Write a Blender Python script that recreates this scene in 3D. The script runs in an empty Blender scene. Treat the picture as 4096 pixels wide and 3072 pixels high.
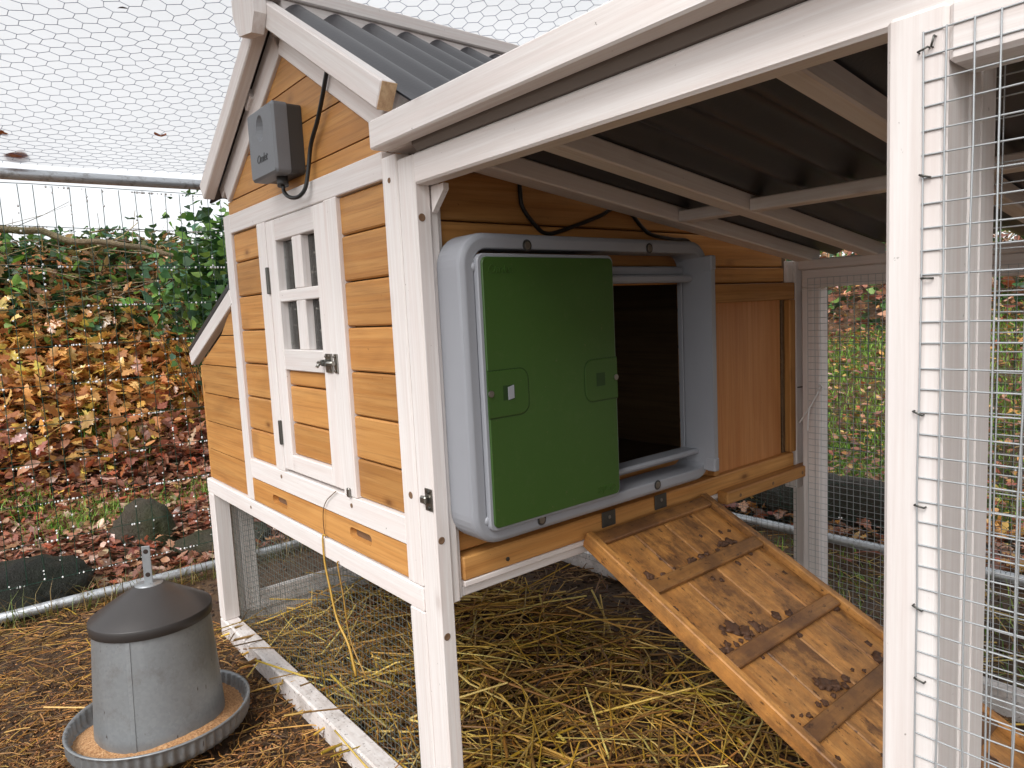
import bpy, bmesh, math, random
import numpy as np
from mathutils import Matrix, Vector
random.seed(7); rng = np.random.default_rng(11)
S = bpy.context.scene; COL = S.collection

# ------------------------------------------------------------------ camera
cam = bpy.data.cameras.new('camera'); camo = bpy.data.objects.new('camera', cam); COL.objects.link(camo)
cr, cu, cf = Vector((.6363333, .76989117, -.04845115)), Vector((-.04920595, .10318975, .99344383)), Vector((-.7698433, .62977731, -.1035463))
M = Matrix((cr, cu, -cf)).transposed().to_4x4(); M.translation = (.71257, -.44984, .71753)
camo.matrix_world = M
cam.sensor_width = 36.0; cam.lens = 36.0 * 2787.3 / 4096; cam.clip_start = .02; cam.clip_end = 500
S.camera = camo
# ------------------------------------------------------------------ sky, sun, exposure
SUN_EL, SUN_AZ = math.radians(48), math.radians(158)      # azimuth clockwise from +Y
w = bpy.data.worlds.new('World'); S.world = w; w.use_nodes = True
wn, wl = w.node_tree.nodes, w.node_tree.links; wn.clear()
sky = wn.new('ShaderNodeTexSky'); sky.sky_type = 'NISHITA'; sky.sun_disc = False
sky.sun_elevation = SUN_EL; sky.sun_rotation = SUN_AZ; sky.dust_density = 2.0; sky.air_density = 1.0
hs = wn.new('ShaderNodeHueSaturation'); hs.inputs['Saturation'].default_value = .13; hs.inputs['Value'].default_value = 1.0
bg = wn.new('ShaderNodeBackground'); bg.inputs['Strength'].default_value = .15
out = wn.new('ShaderNodeOutputWorld')
wl.new(sky.outputs[0], hs.inputs['Color']); wl.new(hs.outputs[0], bg.inputs[0]); wl.new(bg.outputs[0], out.inputs[0])
sl = bpy.data.lights.new('sun', 'SUN'); sl.energy = 1.2; sl.angle = math.radians(25); sl.color = (1, .97, .93)
so = bpy.data.objects.new('sun', sl); COL.objects.link(so)
sd = Vector((math.sin(SUN_AZ) * math.cos(SUN_EL), math.cos(SUN_AZ) * math.cos(SUN_EL), math.sin(SUN_EL)))
so.rotation_euler = sd.to_track_quat('Z', 'Y').to_euler(); so.location = sd * 10
S.view_settings.view_transform = 'Standard'; S.view_settings.look = 'None'
S.view_settings.gamma = 1.0; S.view_settings.use_curve_mapping = False
S.view_settings.exposure = 0.76

# ------------------------------------------------------------------ material helpers
def srgb(r, g, b):
    f = lambda c: (c / 255) / 12.92 if c / 255 <= .04045 else ((c / 255 + .055) / 1.055) ** 2.4
    return (f(r), f(g), f(b), 1)
class NT:
    def __init__(s, name):
        s.m = bpy.data.materials.new(name); s.m.use_nodes = True
        s.n, s.l = s.m.node_tree.nodes, s.m.node_tree.links; s.n.clear()
        s.out = s.n.new('ShaderNodeOutputMaterial')
    def a(s, t, ins=None, **kw):
        n = s.n.new(t)
        for k, v in kw.items(): setattr(n, k, v)
        for k, v in (ins or {}).items():
            i = n.inputs[k]
            if hasattr(v, 'bl_idname') and 'Socket' in v.bl_idname: s.l.new(v, i)
            else: i.default_value = v
        return n
    def ramp(s, fac, stops):
        r = s.a('ShaderNodeValToRGB', {0: fac}); e = r.color_ramp.elements
        while len(e) < len(stops): e.new(.5)
        for i, (p, c) in enumerate(stops):
            e[i].position = p; e[i].color = c if len(c) == 4 else (*c, 1)
        return r.outputs[0]
    def mix(s, f, a, b, mode='MIX'):
        n = s.a('ShaderNodeMix', data_type='RGBA', blend_type=mode)
        for k, v in ((0, f), (6, a), (7, b)):
            if hasattr(v, 'bl_idname') and 'Socket' in v.bl_idname: s.l.new(v, n.inputs[k])
            else: n.inputs[k].default_value = v
        return n.outputs[2]
    def noise(s, vec, scale, detail=4, rough=.55, dist=0):
        n = s.a('ShaderNodeTexNoise', {'Scale': scale, 'Detail': detail, 'Roughness': rough, 'Distortion': dist})
        if vec is not None: s.l.new(vec, n.inputs['Vector'])
        return n.outputs[0]
    def coords(s):
        tc = s.a('ShaderNodeTexCoord'); oi = s.a('ShaderNodeObjectInfo')
        mu = s.a('ShaderNodeMath', {0: oi.outputs['Random'], 1: 53.0}, operation='MULTIPLY')
        ad = s.a('ShaderNodeVectorMath', {0: tc.outputs['Object'], 1: mu.outputs[0]}, operation='ADD')
        s.rand = oi.outputs['Random']
        return ad.outputs[0]
    def mapped(s, vec, sc):
        m = s.a('ShaderNodeMapping', {'Vector': vec, 'Scale': sc}); return m.outputs[0]
    def bump(s, h, st, d=.002):
        return s.a('ShaderNodeBump', {'Height': h, 'Strength': st, 'Distance': d}).outputs[0]
    def pbsdf(s, **kw):
        return s.a('ShaderNodeBsdfPrincipled', {k.replace('_', ' '): v for k, v in kw.items()})
    def done(s, sh):
        s.l.new(sh.outputs[0] if hasattr(sh, 'outputs') else sh, s.out.inputs[0]); return s.m

def perp(axis, along, across):
    return tuple(along if i == axis else across for i in range(3))
_wood = {}
def wood(kind, axis):
    k = (kind, axis)
    if k in _wood: return _wood[k]
    t = NT('%s_%s' % (kind, 'xyz'[axis])); v = t.coords()
    fine = t.noise(t.mapped(v, perp(axis, 6, 260)), 1, 6, .65)
    med = t.noise(t.mapped(v, perp(axis, 2.5, 55)), 1, 4, .6, .6)
    big = t.noise(t.mapped(v, perp(axis, 3, 9)), 1, 3, .5, 1.2)
    rings = t.a('ShaderNodeTexWave', {'Vector': t.mapped(v, perp(axis, .55, 5.5)), 'Scale': 4.0, 'Distortion': 5.5, 'Detail': 2.0, 'Detail Scale': .8}, wave_type='RINGS', rings_direction='SPHERICAL').outputs['Fac']
    vor = t.a('ShaderNodeTexVoronoi', {'Vector': t.mapped(v, perp(axis, 7, 15)), 'Scale': 1.0, 'Randomness': 1.0})
    knot = t.ramp(vor.outputs['Distance'], [(.035, (1, 1, 1)), (.085, (.35, .35, .35)), (.16, (0, 0, 0))])
    speck = t.noise(v, 150, 3, .6)
    if kind.startswith('white'):
        c = t.mix(t.ramp(fine, [(.35, (0, 0, 0)), (.72, (1, 1, 1))]), srgb(229, 224, 221), srgb(214, 205, 200))
        c = t.mix(t.ramp(med, [(.45, (0, 0, 0)), (.85, (.55, .55, .55))]), c, srgb(214, 195, 188))
        c = t.mix(t.ramp(big, [(.55, (0, 0, 0)), (.9, (.35, .35, .35))]), c, srgb(210, 204, 206))
        kn = t.mix(.42, (0, 0, 0, 1), knot, 'MIX')
        c = t.mix(kn, c, srgb(168, 150, 143))
        lo = .62 if kind == 'white_dirty' else .73
        c = t.mix(t.ramp(speck, [(lo, (0, 0, 0)), (lo + .05, (.75, .75, .75))]), c, srgb(96, 78, 66))
        if kind == 'white_dirty':
            d = t.noise(v, 14, 6, .7); c = t.mix(t.ramp(d, [(.5, (0, 0, 0)), (.75, (.7, .7, .7))]), c, srgb(140, 122, 108))
        rough, bs = .62, .22
    else:
        A, B, D = dict(orange=((204, 152, 90), (182, 124, 64), (122, 78, 42)), inner=((112, 88, 62), (90, 68, 46), (60, 44, 30)), ply=((212, 150, 94), (196, 128, 72), (166, 100, 54)),  # inner: brown wood toned darker to deepen the shade inside the house
                       ramp=((206, 150, 84), (182, 122, 60), (116, 74, 38)), raw=((222, 190, 150), (190, 150, 112), (150, 110, 80)))[kind]
        c = t.mix(t.ramp(med, [(.3, (0, 0, 0)), (.75, (1, 1, 1))]), srgb(*A), srgb(*B))
        c = t.mix(t.ramp(rings, [(.5, (0, 0, 0)), (.95, (.42, .42, .42))]), c, srgb(*B))
        c = t.mix(t.ramp(fine, [(.48, (0, 0, 0)), (.78, (.6, .6, .6))]), c, srgb(*D))
        c = t.mix(t.ramp(big, [(.5, (0, 0, 0)), (.85, (.5, .5, .5))]), c, srgb(*D))
        if kind in ('orange',):
            c = t.mix(t.mix(.75, (0, 0, 0, 1), knot), c, srgb(92, 50, 22))
        c = t.mix(t.ramp(speck, [(.72, (0, 0, 0)), (.76, (.6, .6, .6))]), c, srgb(70, 44, 26))
        if kind == 'ramp':
            dn = t.noise(t.mapped(v, perp(axis, 22, 34)), 1, 8, .75); db = t.noise(v, 7, 4, .6)
            mud = t.a('ShaderNodeMath', {0: dn, 1: db}, operation='MULTIPLY').outputs[0]
            c = t.mix(t.ramp(mud, [(.215, (0, 0, 0)), (.27, (.38, .38, .38)), (.33, (.85, .85, .85))]), c, srgb(78, 52, 36))
            c = t.mix(t.ramp(t.noise(v, 26, 6, .7), [(.36, (0, 0, 0)), (.68, (.72, .72, .72))]), c, srgb(118, 82, 50))
            if axis == 1: c = t.mix(t.ramp(db, [(.35, (.25, .25, .25)), (.6, (.8, .8, .8))]), c, srgb(96, 66, 44))
            c = t.mix(t.ramp(t.noise(t.mapped(v, perp(axis, 60, 130)), 1, 5, .7), [(.60, (0, 0, 0)), (.66, (.85, .85, .85))]), c, srgb(66, 42, 28))
        rough, bs = .5, .3
    hv = t.a('ShaderNodeMath', {0: t.rand, 1: (.12 if kind.startswith('white') else .34), 2: (.94 if kind.startswith('white') else .80)}, operation='MULTIPLY_ADD').outputs[0]
    c = t.a('ShaderNodeHueSaturation', {'Value': hv, 'Color': c}).outputs[0]
    p = t.pbsdf(Base_Color=c, Roughness=rough, Normal=t.bump(fine, bs, .0012)); p.inputs['Specular IOR Level'].default_value = .35
    _wood[k] = t.done(p); return _wood[k]

def plain(name, col, rough=.5, metal=0, bump=0, bscale=300, var=.12, spec=.5):
    t = NT(name); v = t.coords(); n = t.noise(v, 22, 5)
    dk = tuple(c * (1 - var) for c in col[:3]) + (1,); lt = tuple(min(1, c * (1 + var)) for c in col[:3]) + (1,)
    c = t.mix(n, dk, lt)
    kw = dict(Base_Color=c, Roughness=rough, Metallic=metal)
    if bump: kw['Normal'] = t.bump(t.noise(v, bscale, 3), bump, .0006)
    p = t.pbsdf(**kw); p.inputs['Specular IOR Level'].default_value = spec
    return t.done(p)
def tinted(name, rough=.55, spec=.4, trans=0, var=.25):
    t = NT(name); at = t.a('ShaderNodeAttribute', attribute_name='tint'); tc = t.a('ShaderNodeTexCoord')
    n = t.noise(tc.outputs['Object'], 90, 3)
    c = t.mix(var, at.outputs['Color'], t.mix(1.0, at.outputs['Color'], t.ramp(n, [(.3, (.3, .3, .3)), (.7, (1.4, 1.4, 1.4))]), 'MULTIPLY'))
    p = t.pbsdf(Base_Color=c, Roughness=rough); p.inputs['Specular IOR Level'].default_value = spec
    if trans:
        tr = t.a('ShaderNodeBsdfTranslucent', {'Color': c}); mx = t.a('ShaderNodeMixShader', {0: trans, 1: p.outputs[0], 2: tr.outputs[0]}); return t.done(mx)
    return t.done(p)
MAT = {}
MAT['greyplastic'] = plain('grey_plastic', srgb(146, 148, 154), .42, 0, .25, 900, .03)
def dusty_green():
    t = NT('green_plastic'); v = t.coords(); a = t.noise(v, 5, 5, .65); b = t.noise(v, 60, 5, .7); f = t.noise(v, 900, 2)
    c = t.mix(a, srgb(44, 74, 22), srgb(53, 83, 28)); c = t.mix(t.ramp(b, [(.55, (0, 0, 0)), (.78, (.14,) * 3)]), c, srgb(96, 104, 70))
    c = t.mix(t.ramp(t.noise(v, 140, 3), [(.70, (0, 0, 0)), (.74, (.5,) * 3)]), c, srgb(96, 88, 62))
    return t.done(t.pbsdf(Base_Color=c, Roughness=t.ramp(a, [(.3, (.32,) * 3), (.7, (.46,) * 3)]), Normal=t.bump(f, .3, .0006)))
MAT['green'] = dusty_green()
MAT['finewire'] = plain('fine_mesh_wire', srgb(112, 122, 118), .45, .3)
MAT['greenshade'] = plain('green_groove_shade', srgb(26, 54, 12), .5)  # darker panel green, stands in for shade inside latch groove and slot
MAT['charcoal'] = plain('charcoal_plastic', srgb(112, 114, 118), .5, 0, .5, 1400, .03)
MAT['charcoal_dark'] = plain('dark_charcoal_plastic', srgb(58, 57, 56), .5, 0, .4, 1400, .03)
MAT['black'] = plain('black_rubber', srgb(24, 24, 24), .42, var=.05)
MAT['lid'] = plain('black_lid_plastic', srgb(56, 53, 52), .38, 0, .15, 500, .08)
MAT['steel'] = plain('screw_steel', srgb(150, 148, 142), .35, 1, .1, 400, .1)
MAT['darksteel'] = plain('dull_steel', srgb(96, 96, 92), .42, .9, .2, 300, .25)
MAT['wire'] = plain('galvanised_wire', srgb(178, 182, 184), .4, .35, var=.08)
MAT['hexwire'] = plain('netting_wire', srgb(92, 104, 138), .5, 0, var=.08)
MAT['greenwire'] = plain('green_coated_wire', srgb(24, 62, 48), .35, var=.15)
MAT['tie'] = plain('white_nylon', srgb(225, 225, 225), .35, var=.03)
MAT['dark'] = plain('dark_recess', srgb(40, 26, 18), .8)
MAT['hole'] = plain('drilled_hole', srgb(120, 92, 68), .8, var=.5)
MAT['shaded_strip'] = plain('shaded_closure_strip', srgb(120, 112, 106), .7, var=.1)  # trim strip, its grey tone includes the shade under the fascia
MAT['sheet'] = plain('corrugated_sheet', srgb(60, 60, 64), .38, 0, .3, 260, .1, .5)
MAT['leaf'] = tinted('wet_leaf', .26, .8, .25)
MAT['leafdry'] = tinted('dry_leaf', .45, .4, .2)
MAT['straw'] = tinted('straw_stems', .42, .45)
MAT['grass'] = tinted('grass_blades', .45, .4, .25)
MAT['grain'] = tinted('feed_grain', .6, .3)
MAT['twig'] = tinted('twig_bark', .8, .2)
def galv():
    t = NT('galvanised_steel'); v = t.coords()
    vo = t.a('ShaderNodeTexVoronoi', {'Vector': v, 'Scale': 210.0}); n = t.noise(v, 8, 5)
    st = t.noise(t.mapped(v, (40, 40, 2.5)), 1, 4)
    c = t.mix(vo.outputs['Color'], srgb(148, 152, 155), srgb(160, 164, 167))
    c = t.mix(t.ramp(n, [(.4, (0, 0, 0)), (.75, (.6, .6, .6))]), c, srgb(132, 135, 136))
    c = t.mix(t.ramp(st, [(.55, (0, 0, 0)), (.8, (.35, .35, .35))]), c, srgb(176, 180, 184))
    sp = t.noise(t.mapped(v, (150, 150, 45)), 1, 2); c = t.mix(t.ramp(sp, [(.72, (0, 0, 0)), (.76, (.85, .85, .85))]), c, srgb(70, 54, 44))
    lo = t.noise(v, 24, 5, .7); c = t.mix(t.ramp(lo, [(.52, (0, 0, 0)), (.75, (.45, .45, .45))]), c, srgb(108, 100, 90))
    return t.done(t.pbsdf(Base_Color=c, Metallic=.6, Roughness=t.ramp(n, [(.2, (.36,) * 3), (.8, (.50,) * 3)])))
MAT['galv'] = galv()
def pipe():
    t = NT('pipe_steel'); v = t.coords(); n = t.noise(v, 30, 5, .7)
    c = t.mix(t.ramp(n, [(.52, (0, 0, 0)), (.7, (.8, .8, .8))]), srgb(196, 200, 204), srgb(110, 100, 90))
    return t.done(t.pbsdf(Base_Color=c, Metallic=.6, Roughness=.35))
MAT['pipe'] = pipe()
def glass():
    t = NT('window_pane'); fr = t.a('ShaderNodeFresnel', {'IOR': 1.5}); v = t.coords()
    tr = t.a('ShaderNodeBsdfTransparent', {'Color': (.85, .87, .88, 1)}); gl = t.a('ShaderNodeBsdfGlossy', {'Roughness': .06})
    df = t.a('ShaderNodeBsdfDiffuse', {'Color': srgb(190, 185, 175)})
    m = t.a('ShaderNodeMixShader', {0: fr.outputs[0], 1: tr.outputs[0], 2: gl.outputs[0]})
    d = t.ramp(t.noise(v, 160, 3), [(.64, (.03,) * 3), (.70, (.75,) * 3)])
    return t.done(t.a('ShaderNodeMixShader', {0: d, 1: m.outputs[0], 2: df.outputs[0]}))
MAT['glass'] = glass()
def tarp():
    t = NT('white_tarpaulin'); v = t.coords(); n = t.noise(t.mapped(v, (2, 6, 2)), 1, 5, .6)
    wv = t.noise(t.mapped(v, (900, 60, 60)), 1, 2)
    c = t.mix(n, (.60, .61, .62, 1), (.70, .70, .70, 1))
    tr = t.a('ShaderNodeBsdfTranslucent', {'Color': c}); df = t.a('ShaderNodeBsdfDiffuse', {'Color': (.85, .86, .87, 1)})
    tp = t.a('ShaderNodeBsdfTransparent', {'Color': (.95, .96, .97, 1)})
    m = t.a('ShaderNodeMixShader', {0: .16, 1: tr.outputs[0], 2: df.outputs[0]})
    return t.done(t.a('ShaderNodeMixShader', {0: .22, 1: m.outputs[0], 2: tp.outputs[0]}))
MAT['tarp'] = tarp()
def drop():
    t = NT('white_glint_drop'); p = t.pbsdf(Base_Color=(1, 1, 1, 1), Roughness=.02, IOR=1.33)  # near-opaque white base paints in the bright sky glint of the drops
    p.inputs['Transmission Weight'].default_value = .12
    return t.done(p)
MAT['drop'] = drop()
def ground_mat():
    t = NT('damp_soil'); tc = t.a('ShaderNodeTexCoord'); v = tc.outputs['Object']
    a = t.noise(v, 6, 8, .65); b = t.noise(v, 70, 6, .7)
    c = t.ramp(a, [(.3, srgb(66, 48, 32)), (.55, srgb(100, 74, 48)), (.75, srgb(134, 104, 66))])
    c = t.mix(t.ramp(b, [(.35, (0, 0, 0)), (.7, (.8,) * 3)]), c, srgb(58, 42, 30))
    wet = t.ramp(t.noise(v, 4, 4), [(.5, (.8,) * 3), (.7, (.42,) * 3)])
    return t.done(t.pbsdf(Base_Color=c, Roughness=wet, Normal=t.bump(b, .9, .012)))
MAT['soil'] = ground_mat()
def stone_mat(name, c1, c2, moss):
    t = NT(name); v = t.coords(); a = t.noise(v, 14, 7, .7); b = t.noise(v, 4, 5, .6)
    c = t.mix(a, srgb(*c1), srgb(*c2)); c = t.mix(t.ramp(b, [(.42, (0, 0, 0)), (.62, (.9,) * 3)]), c, srgb(*moss))
    return t.done(t.pbsdf(Base_Color=c, Roughness=.55, Normal=t.bump(t.noise(v, 34, 8, .75), 1.0, .03)))
MAT['stone'] = stone_mat('mossy_stone', (58, 52, 44), (104, 94, 78), (58, 66, 30))
MAT['darkstone'] = stone_mat('dark_stone', (26, 26, 22), (50, 46, 40), (30, 40, 22))
MAT['bark'] = stone_mat('wet_bark', (34, 25, 19), (68, 50, 38), (44, 40, 26))
MAT['branchbark'] = stone_mat('branch_bark', (120, 100, 76), (160, 140, 108), (110, 110, 70))

# ------------------------------------------------------------------ object helpers
PL = {}   # world location of parents (all parents are plain translations)
def meta(o, label=None, cat=None, group=None, kind=None):
    if label: o['label'] = label
    if cat: o['category'] = cat
    if group: o['group'] = group
    if kind: o['kind'] = kind
    return o
def empty(name, loc, parent=None, label=None, cat=None, group=None):
    o = bpy.data.objects.new(name, None); COL.objects.link(o); o.empty_display_size = .05
    pl = Vector(PL[parent.name]) if parent else Vector((0, 0, 0))
    o.location = Vector(loc) - pl; o.parent = parent; PL[o.name] = tuple(loc)
    return meta(o, label, cat, group)
def link(name, me, mat, parent=None, M=None, label=None, cat=None, group=None, kind=None):
    o = bpy.data.objects.new(name, me); COL.objects.link(o)
    if mat is not None and not me.materials: me.materials.append(mat)
    M = M or Matrix.Identity(4)
    if parent: o.parent = parent; M = Matrix.Translation(-Vector(PL[parent.name])) @ M
    o.matrix_basis = M
    PL[o.name] = tuple((Matrix.Translation(Vector(PL[parent.name])) @ M).translation) if parent else tuple(M.translation)
    return meta(o, label, cat, group, kind)
def boxmesh(sx, sy, sz, bev):
    bm = bmesh.new(); bmesh.ops.create_cube(bm, size=1)
    for v in bm.verts: v.co = Vector((v.co.x * sx, v.co.y * sy, v.co.z * sz))
    b = min(bev, .3 * min(sx, sy, sz))
    if b > 0: bmesh.ops.bevel(bm, geom=bm.edges[:] , offset=b, segments=1, affect='EDGES', profile=.7)
    me = bpy.data.meshes.new('piece'); bm.to_mesh(me); bm.free(); return me
def wmat(kind, sx, sy, sz):
    ax = int(np.argmax((sx, sy, sz))); return wood(kind, ax)
def isw(k): return isinstance(k, str) and k in ('white', 'white_dirty', 'orange', 'ply', 'ramp', 'raw', 'inner')
def box(name, x, y, z, mat, parent=None, bev=.0014, jit=0, **kw):
    (x0, x1), (y0, y1), (z0, z1) = x, y, z
    s = (x1 - x0, y1 - y0, z1 - z0)
    m = wmat(mat, *s) if isw(mat) else MAT[mat]
    c = Vector(((x0 + x1) / 2, (y0 + y1) / 2, (z0 + z1) / 2))
    Mx = Matrix.Translation(c)
    if jit: Mx = Mx @ Matrix.Rotation(random.uniform(-jit, jit), 4, 'XYZ'[int(np.argmin(s))])
    return link(name, boxmesh(*s, bev), m, parent, Mx, **kw)
def beam(name, p0, p1, w_, h_, upv, mat, parent=None, bev=.0014, **kw):
    """bar from p0 to p1 (centre line); w_ across, h_ along upv"""
    p0, p1 = Vector(p0), Vector(p1); X = (p1 - p0); L = X.length; X.normalize()
    Y = Vector(upv).cross(X).normalized(); Z = X.cross(Y)
    Mx = Matrix((X, Y, Z)).transposed().to_4x4(); Mx.translation = (p0 + p1) / 2
    return link(name, boxmesh(L, w_, h_, bev), wood(mat, 0) if isw(mat) else MAT[mat], parent, Mx, **kw)
def npmesh(name, V, F, tint=None, smooth=False):
    V = np.asarray(V, dtype=np.float32); F = np.asarray(F, dtype=np.int32); k = F.shape[1]
    me = bpy.data.meshes.new(name); me.vertices.add(len(V)); me.vertices.foreach_set('co', V.ravel())
    me.loops.add(F.size); me.loops.foreach_set('vertex_index', F.ravel())
    me.polygons.add(len(F)); me.polygons.foreach_set('loop_start', np.arange(0, F.size, k, dtype=np.int32))
    me.polygons.foreach_set('loop_total', np.full(len(F), k, dtype=np.int32))
    if smooth: me.polygons.foreach_set('use_smooth', np.ones(len(F), dtype=bool))
    if tint is not None:
        a = me.color_attributes.new('tint', 'FLOAT_COLOR', 'POINT'); c = np.ones((len(V), 4), dtype=np.float32); c[:, :3] = tint
        a.data.foreach_set('color', c.ravel())
    me.update(); me.validate(); return me
def prisms(P0, P1, R, n=3):
    """many straight bars -> V, F(quads)"""
    P0, P1 = np.asarray(P0, float), np.asarray(P1, float); N = len(P0); R = np.broadcast_to(np.asarray(R, float), (N,))
    D = P1 - P0; D /= np.linalg.norm(D, axis=1, keepdims=True) + 1e-12
    A = np.where(np.abs(D[:, 2:3]) < .9, [[0, 0, 1.]], [[1., 0, 0]]); U = np.cross(D, A); U /= np.linalg.norm(U, axis=1, keepdims=True); W = np.cross(D, U)
    th = np.arange(n) * 2 * np.pi / n
    off = (U[:, None] * np.cos(th)[None, :, None] + W[:, None] * np.sin(th)[None, :, None]) * R[:, None, None]
    V = np.concatenate([P0[:, None] + off, P1[:, None] + off], 1).reshape(-1, 3)
    b = (np.arange(N) * 2 * n)[:, None]; i = np.arange(n); j = (i + 1) % n
    F = np.stack([b + i, b + j, b + n + j, b + n + i], 2).reshape(-1, 4)
    return V, F
def tube(pts, r, n=8, r1=None, smooth=True):
    pts = [Vector(p) for p in pts]; V = []; F = []; N = len(pts); up = None
    for i, p in enumerate(pts):
        t = (pts[min(i + 1, N - 1)] - pts[max(i - 1, 0)]).normalized()
        if up is None: up = t.orthogonal().normalized()
        up = (up - t * up.dot(t)).normalized(); s = t.cross(up)
        rr = r if r1 is None else r + (r1 - r) * i / (N - 1)
        for k in range(n):
            a = 2 * math.pi * k / n; V.append(p + (up * math.cos(a) + s * math.sin(a)) * rr)
    for i in range(N - 1):
        for k in range(n): F.append((i * n + k, i * n + (k + 1) % n, (i + 1) * n + (k + 1) % n, (i + 1) * n + k))
    me = bpy.data.meshes.new('tube'); me.from_pydata([tuple(v) for v in V], [], F + [tuple(range(n - 1, -1, -1)), tuple(range((N - 1) * n, N * n))])
    if smooth:
        for p in me.polygons: p.use_smooth = len(p.vertices) == 4
    return me
def spline(pts, k=6):
    P = [np.array(p, float) for p in pts]; P = [2 * P[0] - P[1]] + P + [2 * P[-1] - P[-2]]; o = []
    for i in range(1, len(P) - 2):
        for t in np.linspace(0, 1, k, endpoint=False):
            a, b, c, d = P[i - 1:i + 3]
            o.append(.5 * (2 * b + (c - a) * t + (2 * a - 5 * b + 4 * c - d) * t * t + (3 * b - a - 3 * c + d) * t ** 3))
    o.append(P[-2]); return o
def loft(loops, closed=False, cap0=True, cap1=True, smooth=False):
    n = len(loops[0]); V = [tuple(p) for l in loops for p in l]; F = []; m = len(loops)
    for i in range(m if closed else m - 1):
        for k in range(n):
            a, b = i * n, ((i + 1) % m) * n; F.append((a + k, a + (k + 1) % n, b + (k + 1) % n, b + k))
    if not closed and cap0: F.append(tuple(range(n - 1, -1, -1)))
    if not closed and cap1: F.append(tuple(range((m - 1) * n, m * n)))
    me = bpy.data.meshes.new('loft'); me.from_pydata(V, [], F)
    bm = bmesh.new(); bm.from_mesh(me); bmesh.ops.recalc_face_normals(bm, faces=bm.faces); bm.to_mesh(me); bm.free()
    if smooth:
        for p in me.polygons: p.use_smooth = len(p.vertices) == 4
    return me
def rrect(y0, y1, z0, z1, r, x, k=6):
    o = []; r = max(r, 1e-4)
    for (cy, cz, a0) in ((y1 - r, z1 - r, 0), (y0 + r, z1 - r, 90), (y0 + r, z0 + r, 180), (y1 - r, z0 + r, 270)):
        for i in range(k + 1):
            a = math.radians(a0 + 90 * i / k); o.append((x, cy + r * math.cos(a), cz + r * math.sin(a)))
    return o
def polyprism(pts, h0, h1, plane='xz'):
    """extrude a 2-D outline between two values of the third axis"""
    f = dict(xz=lambda a, b, h: (a, h, b), yz=lambda a, b, h: (h, a, b), xy=lambda a, b, h: (a, b, h))[plane]
    return loft([[f(a, b, h0) for a, b in pts], [f(a, b, h1) for a, b in pts]])
def lathe(prof, n=40, smooth=True):
    V = []; F = []
    for r, z in prof:
        for k in range(n): V.append((r * math.cos(2 * math.pi * k / n), r * math.sin(2 * math.pi * k / n), z))
    for i in range(len(prof) - 1):
        for k in range(n): F.append((i * n + k, i * n + (k + 1) % n, (i + 1) * n + (k + 1) % n, (i + 1) * n + k))
    me = bpy.data.meshes.new('lathe'); me.from_pydata(V, [], F)
    if smooth:
        for p in me.polygons: p.use_smooth = True
    return me
def disc(r, h, n=16): return lathe([(1e-5, 0), (r, 0), (r, h), (r * .85, h * 1.15), (1e-5, h * 1.15)], n, False)
def aim(p, d, roll=0):
    q = Vector(d).to_track_quat('Z', 'Y').to_matrix().to_4x4(); q.translation = Vector(p); return q @ Matrix.Rotation(roll, 4, 'Z')
def text_mesh(s, size, depth, shear=.25):
    cu_ = bpy.data.curves.new('lettering', 'FONT'); cu_.body = s; cu_.size = size; cu_.extrude = depth; cu_.shear = shear; cu_.resolution_u = 3; cu_.space_character = .92
    cu_.align_x = 'CENTER'; cu_.align_y = 'CENTER'
    o = bpy.data.objects.new('tmp', cu_); COL.objects.link(o); bpy.context.view_layer.update()
    me = bpy.data.meshes.new_from_object(o.evaluated_get(bpy.context.evaluated_depsgraph_get())); bpy.data.objects.remove(o); return me
def screw(parent, p, d, r=.004, mat='steel'):
    o = link('screw', disc(r, .0012), MAT[mat], parent, aim(p, d)); return o
def screw_hole(parent, p, d, r=.004, mat='hole'):
    return link('screw_hole', lathe([(1e-5, .0002), (r * .8, .0002), (r, .0005), (r * 1.15, 0)], 14), MAT[mat], parent, aim(p, d))
def wire_grid(o, a, b, na, nb, sa, sb, r, seg=.09, jit=.0004, n=4):
    """welded mesh: origin o, unit axes a,b, counts, spacings"""
    o, a, b = (np.array(t, float) for t in (o, a, b)); P0 = []; P1 = []
    nrm = np.cross(a, b)
    def run(st, d, L, off):
        k = max(1, int(round(L / seg))); pts = np.array([st + d * L * i / k for i in range(k + 1)]) + nrm * off
        pts[1:-1] += rng.normal(0, jit, (k - 1, 3)) if k > 1 else 0
        P0.extend(pts[:-1]); P1.extend(pts[1:])
    for i in range(na): run(o + a * (i * sa + rng.normal(0, jit)), b, (nb - 1) * sb, r)
    for j in range(nb): run(o + b * (j * sb + rng.normal(0, jit)), a, (na - 1) * sa, -r)
    return prisms(P0, P1, r, n)
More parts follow.
